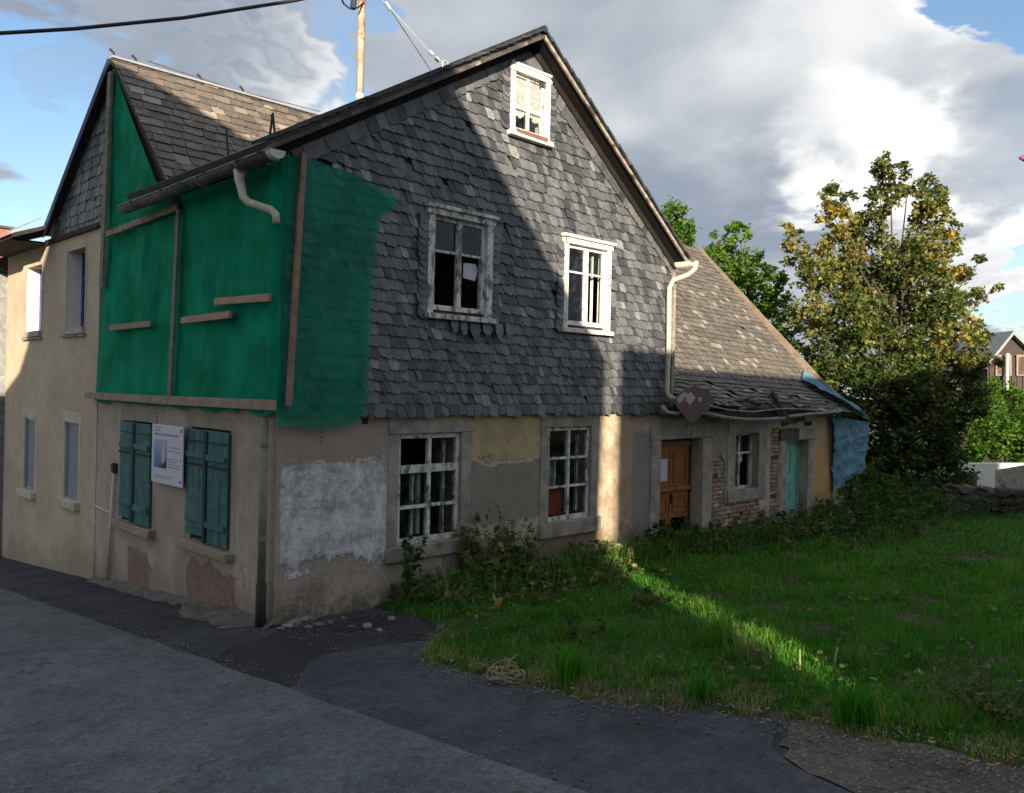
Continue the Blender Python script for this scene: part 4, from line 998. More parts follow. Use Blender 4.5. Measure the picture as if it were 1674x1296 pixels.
for (p, q) in ((.9, 1.42), (.3, .75)): bars(gable, D2[0] + .14, D2[1] - .34, p, q, .035, -.20, -.182).build('panel_moulding', 'door_teal', d2)
for (p, q) in ((D2[0] - .24, D2[0]), (D2[1], D2[1] + .30)): MB().mbox(gable, p, q, -1., D2[3], -.3, .03, .012).build('jamb', 'stone_trim', d2, bevel=.012)
MB().mbox(gable, 11.92, 12.74, D2[3] + .02, D2[3] + .24, -.3, .06, .015).build('lintel', 'stone_trim', d2, bevel=.015); MB().mbox(gable, 11.2, 11.9, D2[3] + .01, D2[3] + .26, -.3, .04, .02).build('lintel', 'stone_dark', d2, bevel=.015)
for (px, py) in ((1295, 688), (1310, 685), (1322, 692), (1284, 693)):
    x, z = GP(px, py, -.02); MB().box((x - .16, -.04 + jf(.02), z - .04), (x + .14, .08, z + .05), .015).build('loose_brick', 'stone_dark', annex, bevel=.01)
MB().box((13.62, -.02, -1.), (13.70, .04, 2.1)).build('corner_strip', 'batten_red', annex)
# roof
AU = Vector((6.75, 0, -.20)); e0 = Vector((7.27, -.36, 2.36)); AV1 = Vector((0, .82, .47)); k0 = e0 + AV1; AV2 = Vector((0, 3.35, 3.58)); L1, L2 = AV1.length, AV2.length
def deck(name, o_, v_, par):
    n = AU.cross(v_).normalized(); b_ = MB(); b_.prism([o_, o_ + AU, o_ + AU + v_, o_ + v_], -n * .07); return b_.build(name, 'soffit', par)
ar = deck('roof', e0, AV1, annex); ar2 = deck('roof', k0, AV2, annex)
b_ = MB(); rg = k0 + AV2; b_.prism([rg, rg + AU, rg + AU + Vector((0, 3.4, -3.5)), rg + Vector((0, 3.4, -3.5))], (0, 0, -.07)); b_.build('roof', 'soffit', annex)
UL = AU.length
slates(annex, MATS['annex_slate'], e0 + Vector((0, 0, .004)), AU, AV1, [(0, -.05), (UL, -.05), (UL, L1 + .03), (0, L1 + .03)], [(1.75, 3.0, -.1, .20), (3.25, 4.05, .0, .24), (.2, .9, -.1, .1)], .15, (.14, .17, .20, .23), -.18, 140, camdist, miss=.05, jag=.03, lift=.03, name='roof_slate', rot=.07)
slates(annex, MATS['annex_slate'], k0 + Vector((0, 0, .006)), AU, AV2, [(0, -.06), (UL, -.06), (UL, L2), (0, L2)], [], .15, (.14, .17, .20), -.30, 160, camdist, miss=.004, jag=.010, lift=.026, name='roof_slate', rot=.02)
MB().beam(e0 + AU + AV1 * .5 + Vector((.03, 0, .0)), k0 + AU + AV2 + Vector((.03, 0, 0)), .04, .16, (0, -1, 1)).build('verge_board', 'batten_wood', annex)
MB().box((7.27, -.30, 2.14), (13.95, -.27, 2.24)).build('eave_board', 'soffit', annex)
MB().box((7.27, -.28, 2.16), (13.9, .0, 2.19)).build('eave_soffit', 'boards_dark', annex)
gpt = lambda L_, y: [(GP(px, py, y)[0], y, GP(px, py, y)[1]) for (px, py) in L_]
gutter('gutter', gpt([(1150, 672), (1180, 679), (1215, 683), (1250, 683), (1280, 681)], -.44), .065, 'metal_pale', annex)
gutter('gutter', gpt([(1287, 679), (1330, 674), (1372, 670)], -.44), .065, 'metal_pale', annex)
MB().tube(gpt([(1160, 663), (1190, 670), (1230, 673), (1275, 668), (1300, 668)], -.50), .012, 6).build('gutter_bead', 'fascia', annex)
MB().tube(gpt([(1083, 664), (1090, 674), (1104, 676), (1116, 676)], -.40), .03, 8).build('gutter_stub', 'metal_pale', annex, True)
for (px, py, l, a) in ((1215, 668, .35, .05), (1240, 660, .3, -.1), (1200, 655, .25, .3), (1262, 655, .4, -.7), (1275, 668, .45, -.9), (1225, 650, .3, .1), (1300, 655, .3, .2), (1180, 660, .25, .15), (1250, 668, .25, 0.1), (1320, 664, .3, .1), (1145, 650, .3, -.2), (1170, 648, .25, .2)):
    x, z = GP(px, py, -.40); c = Vector((x, -.40 + jf(.04), z)); t = Vector((math.cos(a), .1 * jf(1), math.sin(a))); MB().beam(c - t * l / 2, c + t * l / 2, .10, .012, (0, .5, .8), .012).build('loose_slate', random.choice(['annex_slate', 'verge_slate', 'annex_slate', 'fascia']), annex)
MB().beam(*gpt([(1262, 640), (1290, 690)], -.47), .03, .09, (1, 0, 0), .01).build('hanging_slat', 'boards_dark', annex)
mp_ = gpt([(1100, 655), (1108, 667), (1117, 677), (1121, 684), (1130, 692), (1141, 685), (1152, 674), (1160, 668), (1170, 656), (1163, 648), (1159, 638), (1147, 636), (1137, 629), (1126, 634), (1117, 637), (1109, 648)], -.50)
b_ = MB(); b_.prism(mp_, (0, .012, 0)); pn = b_.build('roofing_panel', 'panel_maroon', None); tag(pn, 'loose maroon sheet panel dangling from the annex eaves above the orange door', 'panel')
for q in ([(1106, 653), (1112, 645), (1120, 640), (1124, 644), (1116, 654), (1110, 660)], [(1121, 646), (1130, 641), (1137, 650), (1128, 662), (1122, 656)], [(1141, 650), (1147, 648), (1146, 657), (1141, 656)]):
    b_ = MB(); b_.prism(gpt(q, -.503), (0, -.003, 0)); o = b_.build('flaked_paint', 'stone_pale', pn)

# ------------------------------------------------------------------ blue tarpaulin
tp = thing('blue_tarpaulin', (14.6, 0, .3), 'crumpled light-blue tarpaulin draped over the far end of the annex roof', 'tarpaulin')
def drape(name, A_, B_, C_, D_, n, m_, amp, sag=0.):
    A_, B_, C_, D_ = map(Vector, (A_, B_, C_, D_)); vs_, fs = [], []
    nn = (B_ - A_).cross(D_ - A_).normalized()
    for j in range(m_ + 1):
        for i in range(n + 1):
            s_, t = i / n, j / m_; p = (A_ * (1 - s_) + B_ * s_) * (1 - t) + (D_ * (1 - s_) + C_ * s_) * t
            w = amp * (mnoise.noise(p * 1.7) + .9 * abs(mnoise.noise(p * 2.6 + Vector((3, 1, 0)))) + .7 * abs(mnoise.noise(p * 5.3)) + .3 * abs(mnoise.noise(p * 11)) - .5) ; p = p + nn * w + Vector((0, 0, -sag * math.sin(math.pi * s_)))
            if i == n: p += Vector((.10 * mnoise.noise((t * 5, 2, 1)), 0, .03 * mnoise.noise((t * 9, 0, 0))))
            if j == m_: p += Vector((0, 0, .10 * mnoise.noise((s_ * 5, 4, 0))))
            vs_.append(p)
    for j in range(m_):
        for i in range(n): fs.append((j * (n + 1) + i, j * (n + 1) + i + 1, (j + 1) * (n + 1) + i + 1, (j + 1) * (n + 1) + i))
    b_ = MB(); b_.add(vs_, fs, .5); return b_.build(name, 'tarp_blue', tp, True)
def P_(px, py, y): x, z = GP(px, py, y); return (x, y, z)
drape('top_sheet', (13.25, .55, 2.90), (14.25, .95, 3.24), (15.45, -.12, 1.98), (13.70, -.56, 2.30), 44, 44, .05)
drape('hanging_sheet', P_(1362, 680, -.14), P_(1420, 690, -.14), P_(1412, 768, -.05), P_(1361, 803, -.06), 44, 70, .11)

# ------------------------------------------------------------------ vegetation
def leaf_quads(C, size, upb=.5, aspect=1.5):
    """kite-shaped, slightly folded leaves at the points C: (N*4, 3)"""
    n = len(C); nrm = rng.normal(size=(n, 3)); nrm[:, 2] = np.abs(nrm[:, 2]) + upb; nrm /= np.linalg.norm(nrm, axis=1)[:, None]
    t = rng.normal(size=(n, 3)); t -= nrm * np.sum(t * nrm, 1)[:, None]; t /= np.linalg.norm(t, axis=1)[:, None]; s_ = np.cross(nrm, t)
    L_ = (size * rng.uniform(.6, 1.25, n))[:, None]; w = L_ / aspect
    out = np.stack([C - t * L_ * .5, C + s_ * w * .5 + t * L_ * .05 + nrm * w * .15, C + t * L_ * .5, C - s_ * w * .5 + t * L_ * .05 + nrm * w * .15], 1)
    return out.reshape(-1, 3)
def leaves(name, m, parent, C, size, r, upb=.5, aspect=1.5, loc=(0, 0, 0)):
    v = leaf_quads(np.asarray(C) - np.asarray(loc), size, upb, aspect); n = len(C)
    return bulk(name, m, parent, v, np.arange(n * 4), r, loc, 4)
def lobe_tree(name, label, cat, lobes, depth, base, m, leaf, dens, trunk_r=.14, group=None, yellow=None, spread=.8, flat=.85):
    """tree whose crown is a cloud of leaf clumps; lobes (px, py, rpx) at a depth"""
    rs = random.Random(name + label); root = thing(name, base, label, cat, group); base = Vector(base)
    cs = []; C, R = [], []
    for (px, py, rp) in lobes:
        r = rp * depth / FPX; p = AT(px, py, depth) + fwd * rs.uniform(-spread, spread) * max(r, .6) * 1.2; cs.append((p, r))
    cen = sum((p for p, r in cs), Vector()) / len(cs)
    for (p, r) in cs:
        n = max(14, int(dens * r ** 2.2)); k = max(2, int(n / 22)); base_y = yellow(p) if yellow else 0
        sub = rng.normal(size=(k, 3)); sub /= np.linalg.norm(sub, axis=1)[:, None]; sub *= (rng.uniform(.25, 1, k) ** .5)[:, None] * r
        for q in sub:
            nn = 22; off = rng.normal(size=(nn, 3)) * r * .13 + rng.normal(size=(nn, 3)) * .05; off[:, 2] *= flat
            C.append(np.array(p) + q + off); b_ = clampf(rng.normal(.32, .16) + base_y, 0, 1)
            R.append(np.clip(rng.normal(b_, .13, nn), 0, 1))
    C = np.concatenate(C); R = np.concatenate(R)
    leaves('crown', m, root, C, leaf, R, loc=tuple(base))
    b_ = MB(); top = cen + Vector((0, 0, (max(p.z for p, r in cs) - cen.z) * .3)); pts = [base + (top - base) * t + Vector((.15 * math.sin(t * 5), .1 * math.sin(t * 7 + 1), 0)) for t in np.linspace(-.03, 1, 9)]
    b_.tube(pts, [trunk_r * (1 - .75 * i / 8) for i in range(9)], 10); b_.build('trunk', 'bark', root, True)
    b_ = MB()
    for (p, r) in cs:
        t = clampf((p.z - base.z) / max(.1, top.z - base.z) * .62, .12, .95); i = int(t * 8); a = pts[i] + (pts[min(i + 1, 8)] - pts[i]) * (t * 8 - i)
        mid_ = a * .45 + p * .55 + Vector((0, 0, -.12)); b_.tube([a, mid_, p + (p - mid_) * .1], [trunk_r * .30, trunk_r * .15, .008], 5)
    b_.build('limbs', 'bark', root, True); return root
def gpos(px, depth): p = AT(px, 660, depth); return (p.x, p.y, gz(p.x, p.y))
maple = [(1442, 285, 26), (1436, 330, 30), (1430, 375, 34), (1497, 300, 20), (1505, 335, 26), (1523, 300, 18), (1528, 350, 30), (1350, 325, 20), (1357, 360, 26), (1392, 325, 14), (1395, 370, 24), (1375, 410, 38), (1298, 370, 15), (1303, 410, 22),
         (1330, 455, 34), (1400, 450, 45), (1465, 425, 45), (1520, 410, 40), (1552, 380, 16), (1565, 440, 24), (1600, 425, 12), (1582, 435, 9), (1318, 520, 36), (1380, 520, 48), (1450, 500, 50), (1515, 490, 46), (1560, 505, 34), (1600, 485, 18), (1612, 470, 10),
         (1590, 540, 26), (1555, 565, 42), (1490, 565, 52), (1420, 580, 50), (1345, 580, 44), (1300, 560, 20), (1605, 590, 14), (1330, 635, 40), (1395, 645, 52), (1465, 645, 54), (1530, 630, 48), (1580, 600, 30), (1570, 660, 32), (1385, 705, 40), (1440, 715, 52), (1505, 710, 52), (1555, 705, 36),
         (1430, 770, 42), (1490, 780, 50), (1545, 770, 34), (1460, 830, 40), (1530, 830, 38), (1410, 800, 26)]
lobe_tree('maple_tree', 'tall maple with yellowing leaves beside the blue tarpaulin', 'tree', maple, 23., gpos(1470, 23.), 'leaf_maple', .15, 3000, .17,
          yellow=lambda p: (.20 * max(0, mnoise.noise((p.x * .9, p.y * .9, p.z * .9)) + .08) * 2 + .04 + .16 * clampf((p.z - 3.5) / 3, -1.6, 1)))  # yellowing by noise; height term puts the lower crown's shade into leaf colour
lobe_tree('ash_tree', 'green tree with small yellow tips rising just behind the annex roof', 'tree', [(1200, 362, 12), (1203, 385, 20), (1172, 392, 14), (1190, 425, 34), (1225, 430, 28), (1165, 430, 26), (1240, 470, 36), (1205, 475, 34), (1262, 505, 30), (1262, 440, 14), (1250, 540, 30), (1278, 560, 22), (1285, 520, 16), (1290, 600, 26), (1225, 520, 30)], 27., gpos(1235, 27.), 'leaf_hedge', .16, 2200, .15,
          yellow=lambda p: .24 + .25 * max(0, mnoise.noise((p.x * .8, p.y * .8, p.z * .8))))
lobe_tree('leafy_tree', 'bright green treetop peeping over the right verge of the slate gable', 'tree', [(1100, 350, 24), (1120, 378, 22), (1105, 400, 30), (1130, 400, 12), (1092, 385, 26)], 30., gpos(1105, 30.), 'leaf_hedge', .16, 2600, .15)
lobe_tree('dark_shrub', 'leafy dark shrub filling the gap between tarpaulin and maple trunk', 'shrub', [(1412, 760, 26), (1440, 800, 30), (1400, 805, 26), (1480, 835, 32), (1430, 845, 24), (1530, 825, 26), (1560, 845, 24), (1520, 860, 22), (1470, 790, 20)], 20.2, gpos(1460, 20.2), 'leaf_green', .12, 2000, .08)
hd = [(1600, 705, 38), (1640, 700, 40), (1680, 700, 42), (1620, 735, 30), (1665, 735, 34), (1590, 740, 24), (1700, 730, 40), (1645, 720, 30)]
lobe_tree('clipped_hedge', 'sunlit bright green hedge behind the white wall', 'hedge', hd, 36., gpos(1640, 36.), 'leaf_hedge', .2, 1100, .10)
lobe_tree('round_bush', 'rounded green bush below the brown house gable', 'shrub', [(1632, 640, 26), (1650, 655, 24), (1672, 670, 34), (1618, 660, 18)], 40., gpos(1640, 40.), 'leaf_hedge', .2, 1100, .10)
lobe_tree('dark_bush', 'dark green bush between the maple and the bright hedge', 'shrub', [(1590, 650, 26), (1605, 668, 26), (1575, 680, 26), (1625, 672, 16)], 38., gpos(1590, 38.), 'leaf_dark', .2, 900, .10)

def weeds(name, pts, m, loc_label=None, leafsize=.09, parent=None, kind='stuff', per=16):
    C, R = [], []; sv, sr = [], []
    for (x, y, h_, tint) in pts:
        z = yz(x, y); n = max(4, int(per * h_ / .5)); lean = np.array([jf(.25), jf(.25) - .05, 1.]); t = rng.uniform(.12, 1, n)
        c = np.array([x, y, z]) + t[:, None] * h_ * lean + rng.normal(size=(n, 3)) * .055 * (1.25 - t)[:, None] * (h_ / .5) ** .4; C.append(c); R.append(np.clip(rng.normal(tint, .13, n), 0, 1))
        w = np.array([.004, -.004, 0]); b0 = np.array([x, y, z - .02]); tp_ = b0 + lean * h_; sv += [b0 + w, b0 - w, tp_]; sr.append(.5)
    C = np.concatenate(C); o = leaves(name, m, parent, C, leafsize, np.concatenate(R), .35, 2.0)
    if kind: o['kind'] = kind
    st = bulk(name + '_stems', m, o, np.array(sv), np.arange(len(sv)), sr); return o
W_ = []
def strip(x0, x1, y0, y1, n, h0, h1, tint):
    for i in range(n):
        x, y = random.uniform(x0, x1), -abs(random.triangular(-y1, -y0, -y1))
        if x < yard_edge(clampf(y, -12, 0)): continue
        W_.append((x, y, random.uniform(h0, h1) * (.65 + .7 * abs(mnoise.noise((x * 1.3, y, 0)))), clampf(random.gauss(tint + .1, .17), 0, 1)))
strip(1.5, 5.4, -.9, -.06, 150, .12, .55, .62); strip(2.5, 3.9, -.45, -.06, 90, .5, 1.0, .75); strip(1.6, 5.2, -1.6, -.6, 260, .10, .28, .6); strip(3.9, 5.5, -.5, -.06, 50, .2, .55, .6)
strip(5.9, 9.6, -1.1, -.1, 210, .15, .5, .32); strip(6.2, 8.2, -.7, -.1, 70, .3, .65, .3); strip(9.3, 14.5, -1.5, -.1, 360, .2, .85, .5); strip(10.5, 19, -2.6, -.3, 420, .2, .8, .38); strip(13.5, 21, -1.2, 0., 260, .5, 1.3, .3); strip(8, 14, -3.4, -1.4, 160, .10, .25, .5)
wl_ = weeds('broad_weeds', W_[::3], 'leaf_weed', leafsize=.15, per=12); tag(wl_, 'larger-leaved dock and nettle growth mixed into the wall weeds', 'weeds')
w_ = weeds('weeds', [q for i, q in enumerate(W_) if i % 3], 'leaf_weed', leafsize=.065, per=22); w_['label'] = 'rank dark weeds and nettles along the foot of the house wall'; w_['category'] = 'weeds'
# grass
def grass(name, n, region, hmin, hmax, wid, straw, dens=None):
    X_, Y_ = [], []; k = 0
    while k < n:
        x = rng.uniform(region[0], region[1], 4000); y = rng.uniform(region[2], region[3], 4000)
        keep = []
        for a, c in zip(x, y):
            e = yard_edge(clampf(c, -12, 0)) + .05 * mnoise.noise((c * 3., 0, 9)) + .04 * mnoise.noise((c * 11., 0, 9)); dd_ = a - e
            if dd_ < .02: continue
            bare = mnoise.noise((a * .8, c * .8, 3)) + .5 * mnoise.noise((a * 2.4, c * 2.4, 1))
            if dd_ < .45 and random.random() > .35 + dd_ * 1.2 and bare > -.35: continue
            if -6.2 < c < -3.2 and dd_ < .34 + .3 * mnoise.noise((c * 1.5, 5, 0)) and random.random() > .10: continue
            if bare > .52 and random.random() < .75: continue
            keep.append((a, c))
        X_ += [p[0] for p in keep]; Y_ += [p[1] for p in keep]; k = len(X_)
    X_, Y_ = np.array(X_[:n]), np.array(Y_[:n]); n = len(X_); Z_ = np.array([yz(a, c) for a, c in zip(X_, Y_)]) - .01
    pn_ = np.array([mnoise.noise((a * 1.1, c * 1.1, 7)) for a, c in zip(X_, Y_)])
    pn2 = np.array([mnoise.noise((a * 3.4, c * 3.4, 2)) for a, c in zip(X_, Y_)]); h_ = rng.uniform(hmin, hmax, n) * np.clip(1 + .8 * pn_ + .9 * pn2, .25, 2.6); an = rng.uniform(0, 2 * np.pi, n); be = rng.uniform(.15, .85, n) * h_; an2 = an + rng.normal(0, .5, n)
    d = np.stack([np.cos(an2), np.sin(an2), np.zeros(n)], 1); s_ = np.stack([-np.sin(an), np.cos(an), np.zeros(n)], 1) * (wid * rng.uniform(.6, 1.3, n))[:, None]
    P0 = np.stack([X_, Y_, Z_], 1); M_ = P0 + d * (be * .35)[:, None] + np.stack([0 * h_, 0 * h_, h_ * .6], 1); T_ = P0 + d * be[:, None] + np.stack([0 * h_, 0 * h_, h_], 1)
    V = np.stack([P0 - s_, P0 + s_, M_ - s_ * .8, M_ + s_ * .8, T_], 1).reshape(-1, 3)
    base = (np.arange(n) * 5)[:, None]; F = (base[:, :, None] + np.array([[0, 1, 3], [0, 3, 2], [2, 3, 4]])[None]).reshape(-1)
    r = np.clip(rng.normal(.42, .15, n) + .3 * pn_ + .25 * pn2, 0, .9); st = rng.random(n) < straw * np.clip(1 + 4 * (pn2 - .05), .2, 5); r[st] = rng.uniform(.93, 1, st.sum())
    return bulk(name, 'grass', None, V, F, np.repeat(r, 3), (0, 0, 0), 3)
g1 = grass('grass', 95000, (-.2, 9, -8, -.1), .035, .115, .0042, .03); tag(g1, 'uneven green grass of the yard near the asphalt edge', 'grass', None, 'stuff')
g2 = grass('far_grass', 40000, (7, 24, -8, 0), .05, .13, .008, .03); tag(g2, 'green grass at the back of the yard', 'grass', None, 'stuff')
def blades(name, label, pts, hr, wid, rr):
    P0 = np.array([(x, y, yz(x, y) - .01) for (x, y) in pts]); n = len(P0); an = rng.uniform(0, 2 * np.pi, n); d = np.stack([np.cos(an), np.sin(an), 0 * an], 1); s_ = np.stack([-np.sin(an), np.cos(an), 0 * an], 1) * wid
    hh = rng.uniform(*hr, n); be = hh * rng.uniform(.2, 1.1, n); up_ = np.array([0, 0, 1.]); M_ = P0 + d * (be * .35)[:, None] + up_ * (hh * .65)[:, None]; T_ = P0 + d * be[:, None] + up_ * (hh * rng.uniform(.7, 1., n))[:, None]
    V = np.stack([P0 - s_, P0 + s_, M_ - s_ * .8, M_ + s_ * .8, T_], 1).reshape(-1, 3); base = (np.arange(n) * 5)[:, None]; F = (base[:, :, None] + np.array([[0, 1, 3], [0, 3, 2], [2, 3, 4]])[None]).reshape(-1)
    o = bulk(name, 'grass', None, V, F, np.repeat(np.clip(rng.uniform(*rr, n), 0, 1), 3)); return tag(o, label, 'grass', None, 'stuff')
q_ = []
while len(q_) < 3000:
    y = random.uniform(-7.2, -2.2); x = yard_edge(y) + abs(random.gauss(.02, .30)) + .03
    if mnoise.noise((x * 2.6, y * 2.6, 4)) > .08 or random.random() < .10: q_.append((x, y))
blades('dry_grass', 'straw-coloured dead grass along the asphalt edge of the yard', q_, (.02, .10), .003, (.86, 1.))
q_ = [(random.uniform(1.6, 12), -abs(random.gauss(.25, .35)) - .05) for k in range(6000)]; q_ = [q for q in q_ if mnoise.noise((q[0] * 1.8, q[1] * 1.8, 6)) > 0 and q[0] > yard_edge(clampf(q[1], -12, 0)) + .1]
blades('tall_grass', 'long loose grass blades growing among the wall weeds', q_, (.15, .55), .004, (.3, .97))
# broad-leaved ground cover among the grass
n = 5200; gx, gy = rng.uniform(.2, 13, n), rng.uniform(-7.6, -.3, n)
ok = [i for i in range(n) if gx[i] > yard_edge(clampf(gy[i], -12, 0)) + .25 and mnoise.noise((gx[i] * .7, gy[i] * .7, 2)) > -.1]
C = np.array([(gx[i], gy[i], yz(gx[i], gy[i]) + random.uniform(.03, .11)) for i in ok])
gc = leaves('ground_cover', 'leaf_weed', None, C, .06, np.clip(rng.normal(.62, .15, len(C)), 0, .95), 1.5, 1.3); tag(gc, 'low clover and dandelion leaves spread through the grass', 'ground cover', None, 'stuff')
# loose chippings on the asphalt
ph = (1 + 5 ** .5) / 2; OCT = np.array([(1, 0, 0), (-1, 0, 0), (0, 1, 0), (0, -1, 0), (0, 0, 1), (0, 0, -1)], float); OF = np.array([(0, 2, 4), (2, 1, 4), (1, 3, 4), (3, 0, 4), (2, 0, 5), (1, 2, 5), (3, 1, 5), (0, 3, 5)])
pts_ = []
while len(pts_) < 2600:
    q = random.random(); y = random.uniform(-7.5, 6)
    if q < .40 and y < -1.6: x = yard_edge(y) - abs(random.gauss(0, .22))
    elif q < .62: x = random.gauss(-1.12, .10)
    elif q < .80 and y > -.3: x = -abs(random.gauss(.05, .25))
    elif q < .88: y = random.uniform(-1.9, -.1); x = random.uniform(-.3, 1.2)
    else: x = random.uniform(-4, .3)
    if x > yard_edge(clampf(y, -12, 0)) or (x > -.02 and y > -.05): continue
    pts_.append((x, y, gz(x, y) + .004, random.choice([.004, .005, .006, .008, .011])))
pts_ = np.array(pts_); n = len(pts_); V = pts_[:, None, :3] + OCT[None] * (pts_[:, 3][:, None, None] * rng.uniform(.6, 1.4, (n, 6, 1))); F = (np.arange(n)[:, None, None] * 6 + OF[None]).reshape(-1)
ch = bulk('chippings', 'rubble', None, V.reshape(-1, 3), F, np.repeat(rng.random(n), 8)); tag(ch, 'loose grey stone chippings scattered over the asphalt', 'gravel', None, 'stuff')
# dry litter on the asphalt edge
n = 900; C = []
while len(C) < n:
    y = random.uniform(-7.5, -1.6); x = yard_edge(y) + random.gauss(.10, .10); C.append((x, y, gz(x, y) + .012 + (.03 if x > yard_edge(y) + .1 else 0)))
li = leaves('dry_litter', 'straw', None, np.array(C), .04, rng.random(n), 2., 5.); tag(li, 'dry straw and dead leaf litter along the asphalt edge', 'litter', None, 'stuff')

def plant(name, label, x, y, h_, stems, tint, leaf=.09, m='leaf_weed', spread=.12, per=26, cat='plant', group=None):
    root = thing(name, (x, y, yz(x, y)), label, cat, group); C, R = [], []; b_ = MB(); z0 = yz(x, y)
    for k in range(stems):
        a = Vector((x + jf(spread * .4), y + jf(spread * .4), z0)); tip = a + Vector((jf(spread) * 1.6, jf(spread) * 1.6, h_ * random.uniform(.7, 1.05))); midp = (a + tip) / 2 + Vector((jf(.03), jf(.03), .03))
        b_.tube([a, midp, tip], [.004, .003, .0015], 5)
        for i in range(per):
            t = random.uniform(.15, 1); p = a + (tip - a) * t; C.append((p.x + random.gauss(0, .045) * (1.3 - t), p.y + random.gauss(0, .045) * (1.3 - t), p.z + jf(.02))); R.append(clampf(random.gauss(tint, .12), 0, 1))
    b_.build('stem', 'straw' if tint > .9 else 'bark', root, True); leaves('foliage', m, root, np.array(C), leaf, R, .3, 2., loc=(x, y, z0)); return root
gp_ = lambda px, py: GR(px, py)
def GR(px, py):
    d = ray(px, py); k = 6.
    for i in range(40):
        p = CAM + d * k; k = (gz(p.x, p.y) - CAM.z) / d.z
    return p.x, p.y
plant('nettle_plant', 'upright dark nettle at the wall under the left ground-floor window', 1.66, -.22, .75, 5, .25, .11)
plant('tall_herb', 'tall seeding herb against the wall between the ground-floor windows', 3.35, -.18, 1.05, 7, .62, .06, spread=.2)
x, y = GR(1012, 975); plant('sunlit_stalk', 'thin yellow weed stalk glowing in the sunbeam by the wall', x, y, .95, 2, .97, .05, spread=.05, per=18)
x, y = GR(1062, 1000); plant('leafy_weed', 'small rounded bright-green weed in the sunlit strip', x, y, .22, 8, .7, .09, spread=.14, per=14)
x, y = GR(945, 1060); plant('dock_plant', 'low broad-leaved weed in the shaded grass before the wall', x, y, .25, 8, .5, .10, spread=.22, per=12)
x, y = GR(1630, 1180); plant('ragged_herb', 'brownish ragged herb at the right edge of the yard', x, y, .36, 22, .75, .045, spread=.26, per=34)
x, y = GR(1398, 1060); plant('grass_stalk', 'single tall pale grass stalk standing in the yard', x, y, .55, 1, .97, .03, spread=.04, per=6)
x, y = GR(1219, 1010); plant('grass_stalk', 'thin pale stalk standing near the weeds by the orange door', x, y - .1, .5, 1, .97, .03, spread=.05, per=6)
def tuft(name, label, x, y, h_, n, r, cat='grass tuft', sp=.06):
    z = yz(x, y); P0 = np.array([x, y, z]) + rng.normal(size=(n, 3)) * [sp, sp, 0]; an = rng.uniform(0, 2 * np.pi, n); d = np.stack([np.cos(an), np.sin(an), 0 * an], 1); s_ = np.stack([-np.sin(an), np.cos(an), 0 * an], 1) * .0045
    hh = h_ * rng.uniform(.5, 1.1, n); be = hh * rng.uniform(.2, .8, n); up_ = np.array([0, 0, 1.])
    M_ = P0 + d * (be * .3)[:, None] + up_ * (hh * .65)[:, None]; T_ = P0 + d * be[:, None] + up_ * hh[:, None]
    V = np.stack([P0 - s_, P0 + s_, M_ - s_ * .8, M_ + s_ * .8, T_], 1).reshape(-1, 3); base = (np.arange(n) * 5)[:, None]; F = (base[:, :, None] + np.array([[0, 1, 3], [0, 3, 2], [2, 3, 4]])[None]).reshape(-1)
    o = bulk(name, 'grass', None, V, F, np.repeat(np.clip(rng.normal(r, .1, n), 0, 1), 3)); tag(o, label, cat); return o
for (px, py, h_, n, r, lab) in ((1170, 1060, .34, 150, .72, 'long-bladed grass tuft lit by the sunbeam'), (930, 1120, .30, 160, .5, 'dense green grass tuft at the asphalt edge, next to the straw coil'), (1225, 1085, .22, 150, .9, 'short yellowed grass tuft at the lower end of the sunlit strip'), (1150, 1150, .2, 130, .45, 'low dark grass tuft on the bare earth bank'), (1400, 1190, .3, 200, .4, 'dark grass tuft by the gravel patch at lower right')):
    x, y = GR(px, py); tuft('grass_tuft', lab, max(x, yard_edge(y) + .06), y, h_, n, r)
# coil of dead bindweed and broken stalks
x, y = GR(825, 1112); x = max(x, yard_edge(y) + .10); z = yz(x, y); ct = thing('straw_coil', (x, y, z), 'coil of pale dead stems lying at the grass edge', 'dead stems')
for k in range(9):
    a0, n_, r_ = random.uniform(0, 6), 14, random.uniform(.06, .15); pts = [(x + r_ * math.cos(a0 + i * .38) + jf(.008), y + r_ * math.sin(a0 + i * .38), z + .03 + .02 * k * .4 + .02 * math.sin(i)) for i in range(n_)]
    MB().tube(pts, .006, 5).build('stem', 'straw', ct, True)
for k in range(7):
    an = random.uniform(0, 6.3); MB().tube([(x + .05 * math.cos(an), y + .08 + .05 * math.sin(an), z), (x + .12 * math.cos(an), y + .08 + .1 * math.sin(an), z + .13), (x + .22 * math.cos(an), y + .1 + .16 * math.sin(an), z + .17 * random.random())], [.006, .005, .003], 5).build('stem', 'straw', ct, True)
for i, (px, py, lab) in enumerate(((1308, 1100, 'broken pale stalk stub, left of two in the sunlit strip'), (1366, 1098, 'broken pale stalk stub, right of two in the sunlit strip'))):
    x, y = GR(px, py); z = yz(x, y); o = MB().tube([(x, y, z - .02), (x - .01, y, z + .10), (x - .015 + .04 * i, y, z + .17)], [.009, .008, .006], 6).build('stalk_stub', 'straw', None, True, origin=(x, y, z)); tag(o, lab, 'stalk')

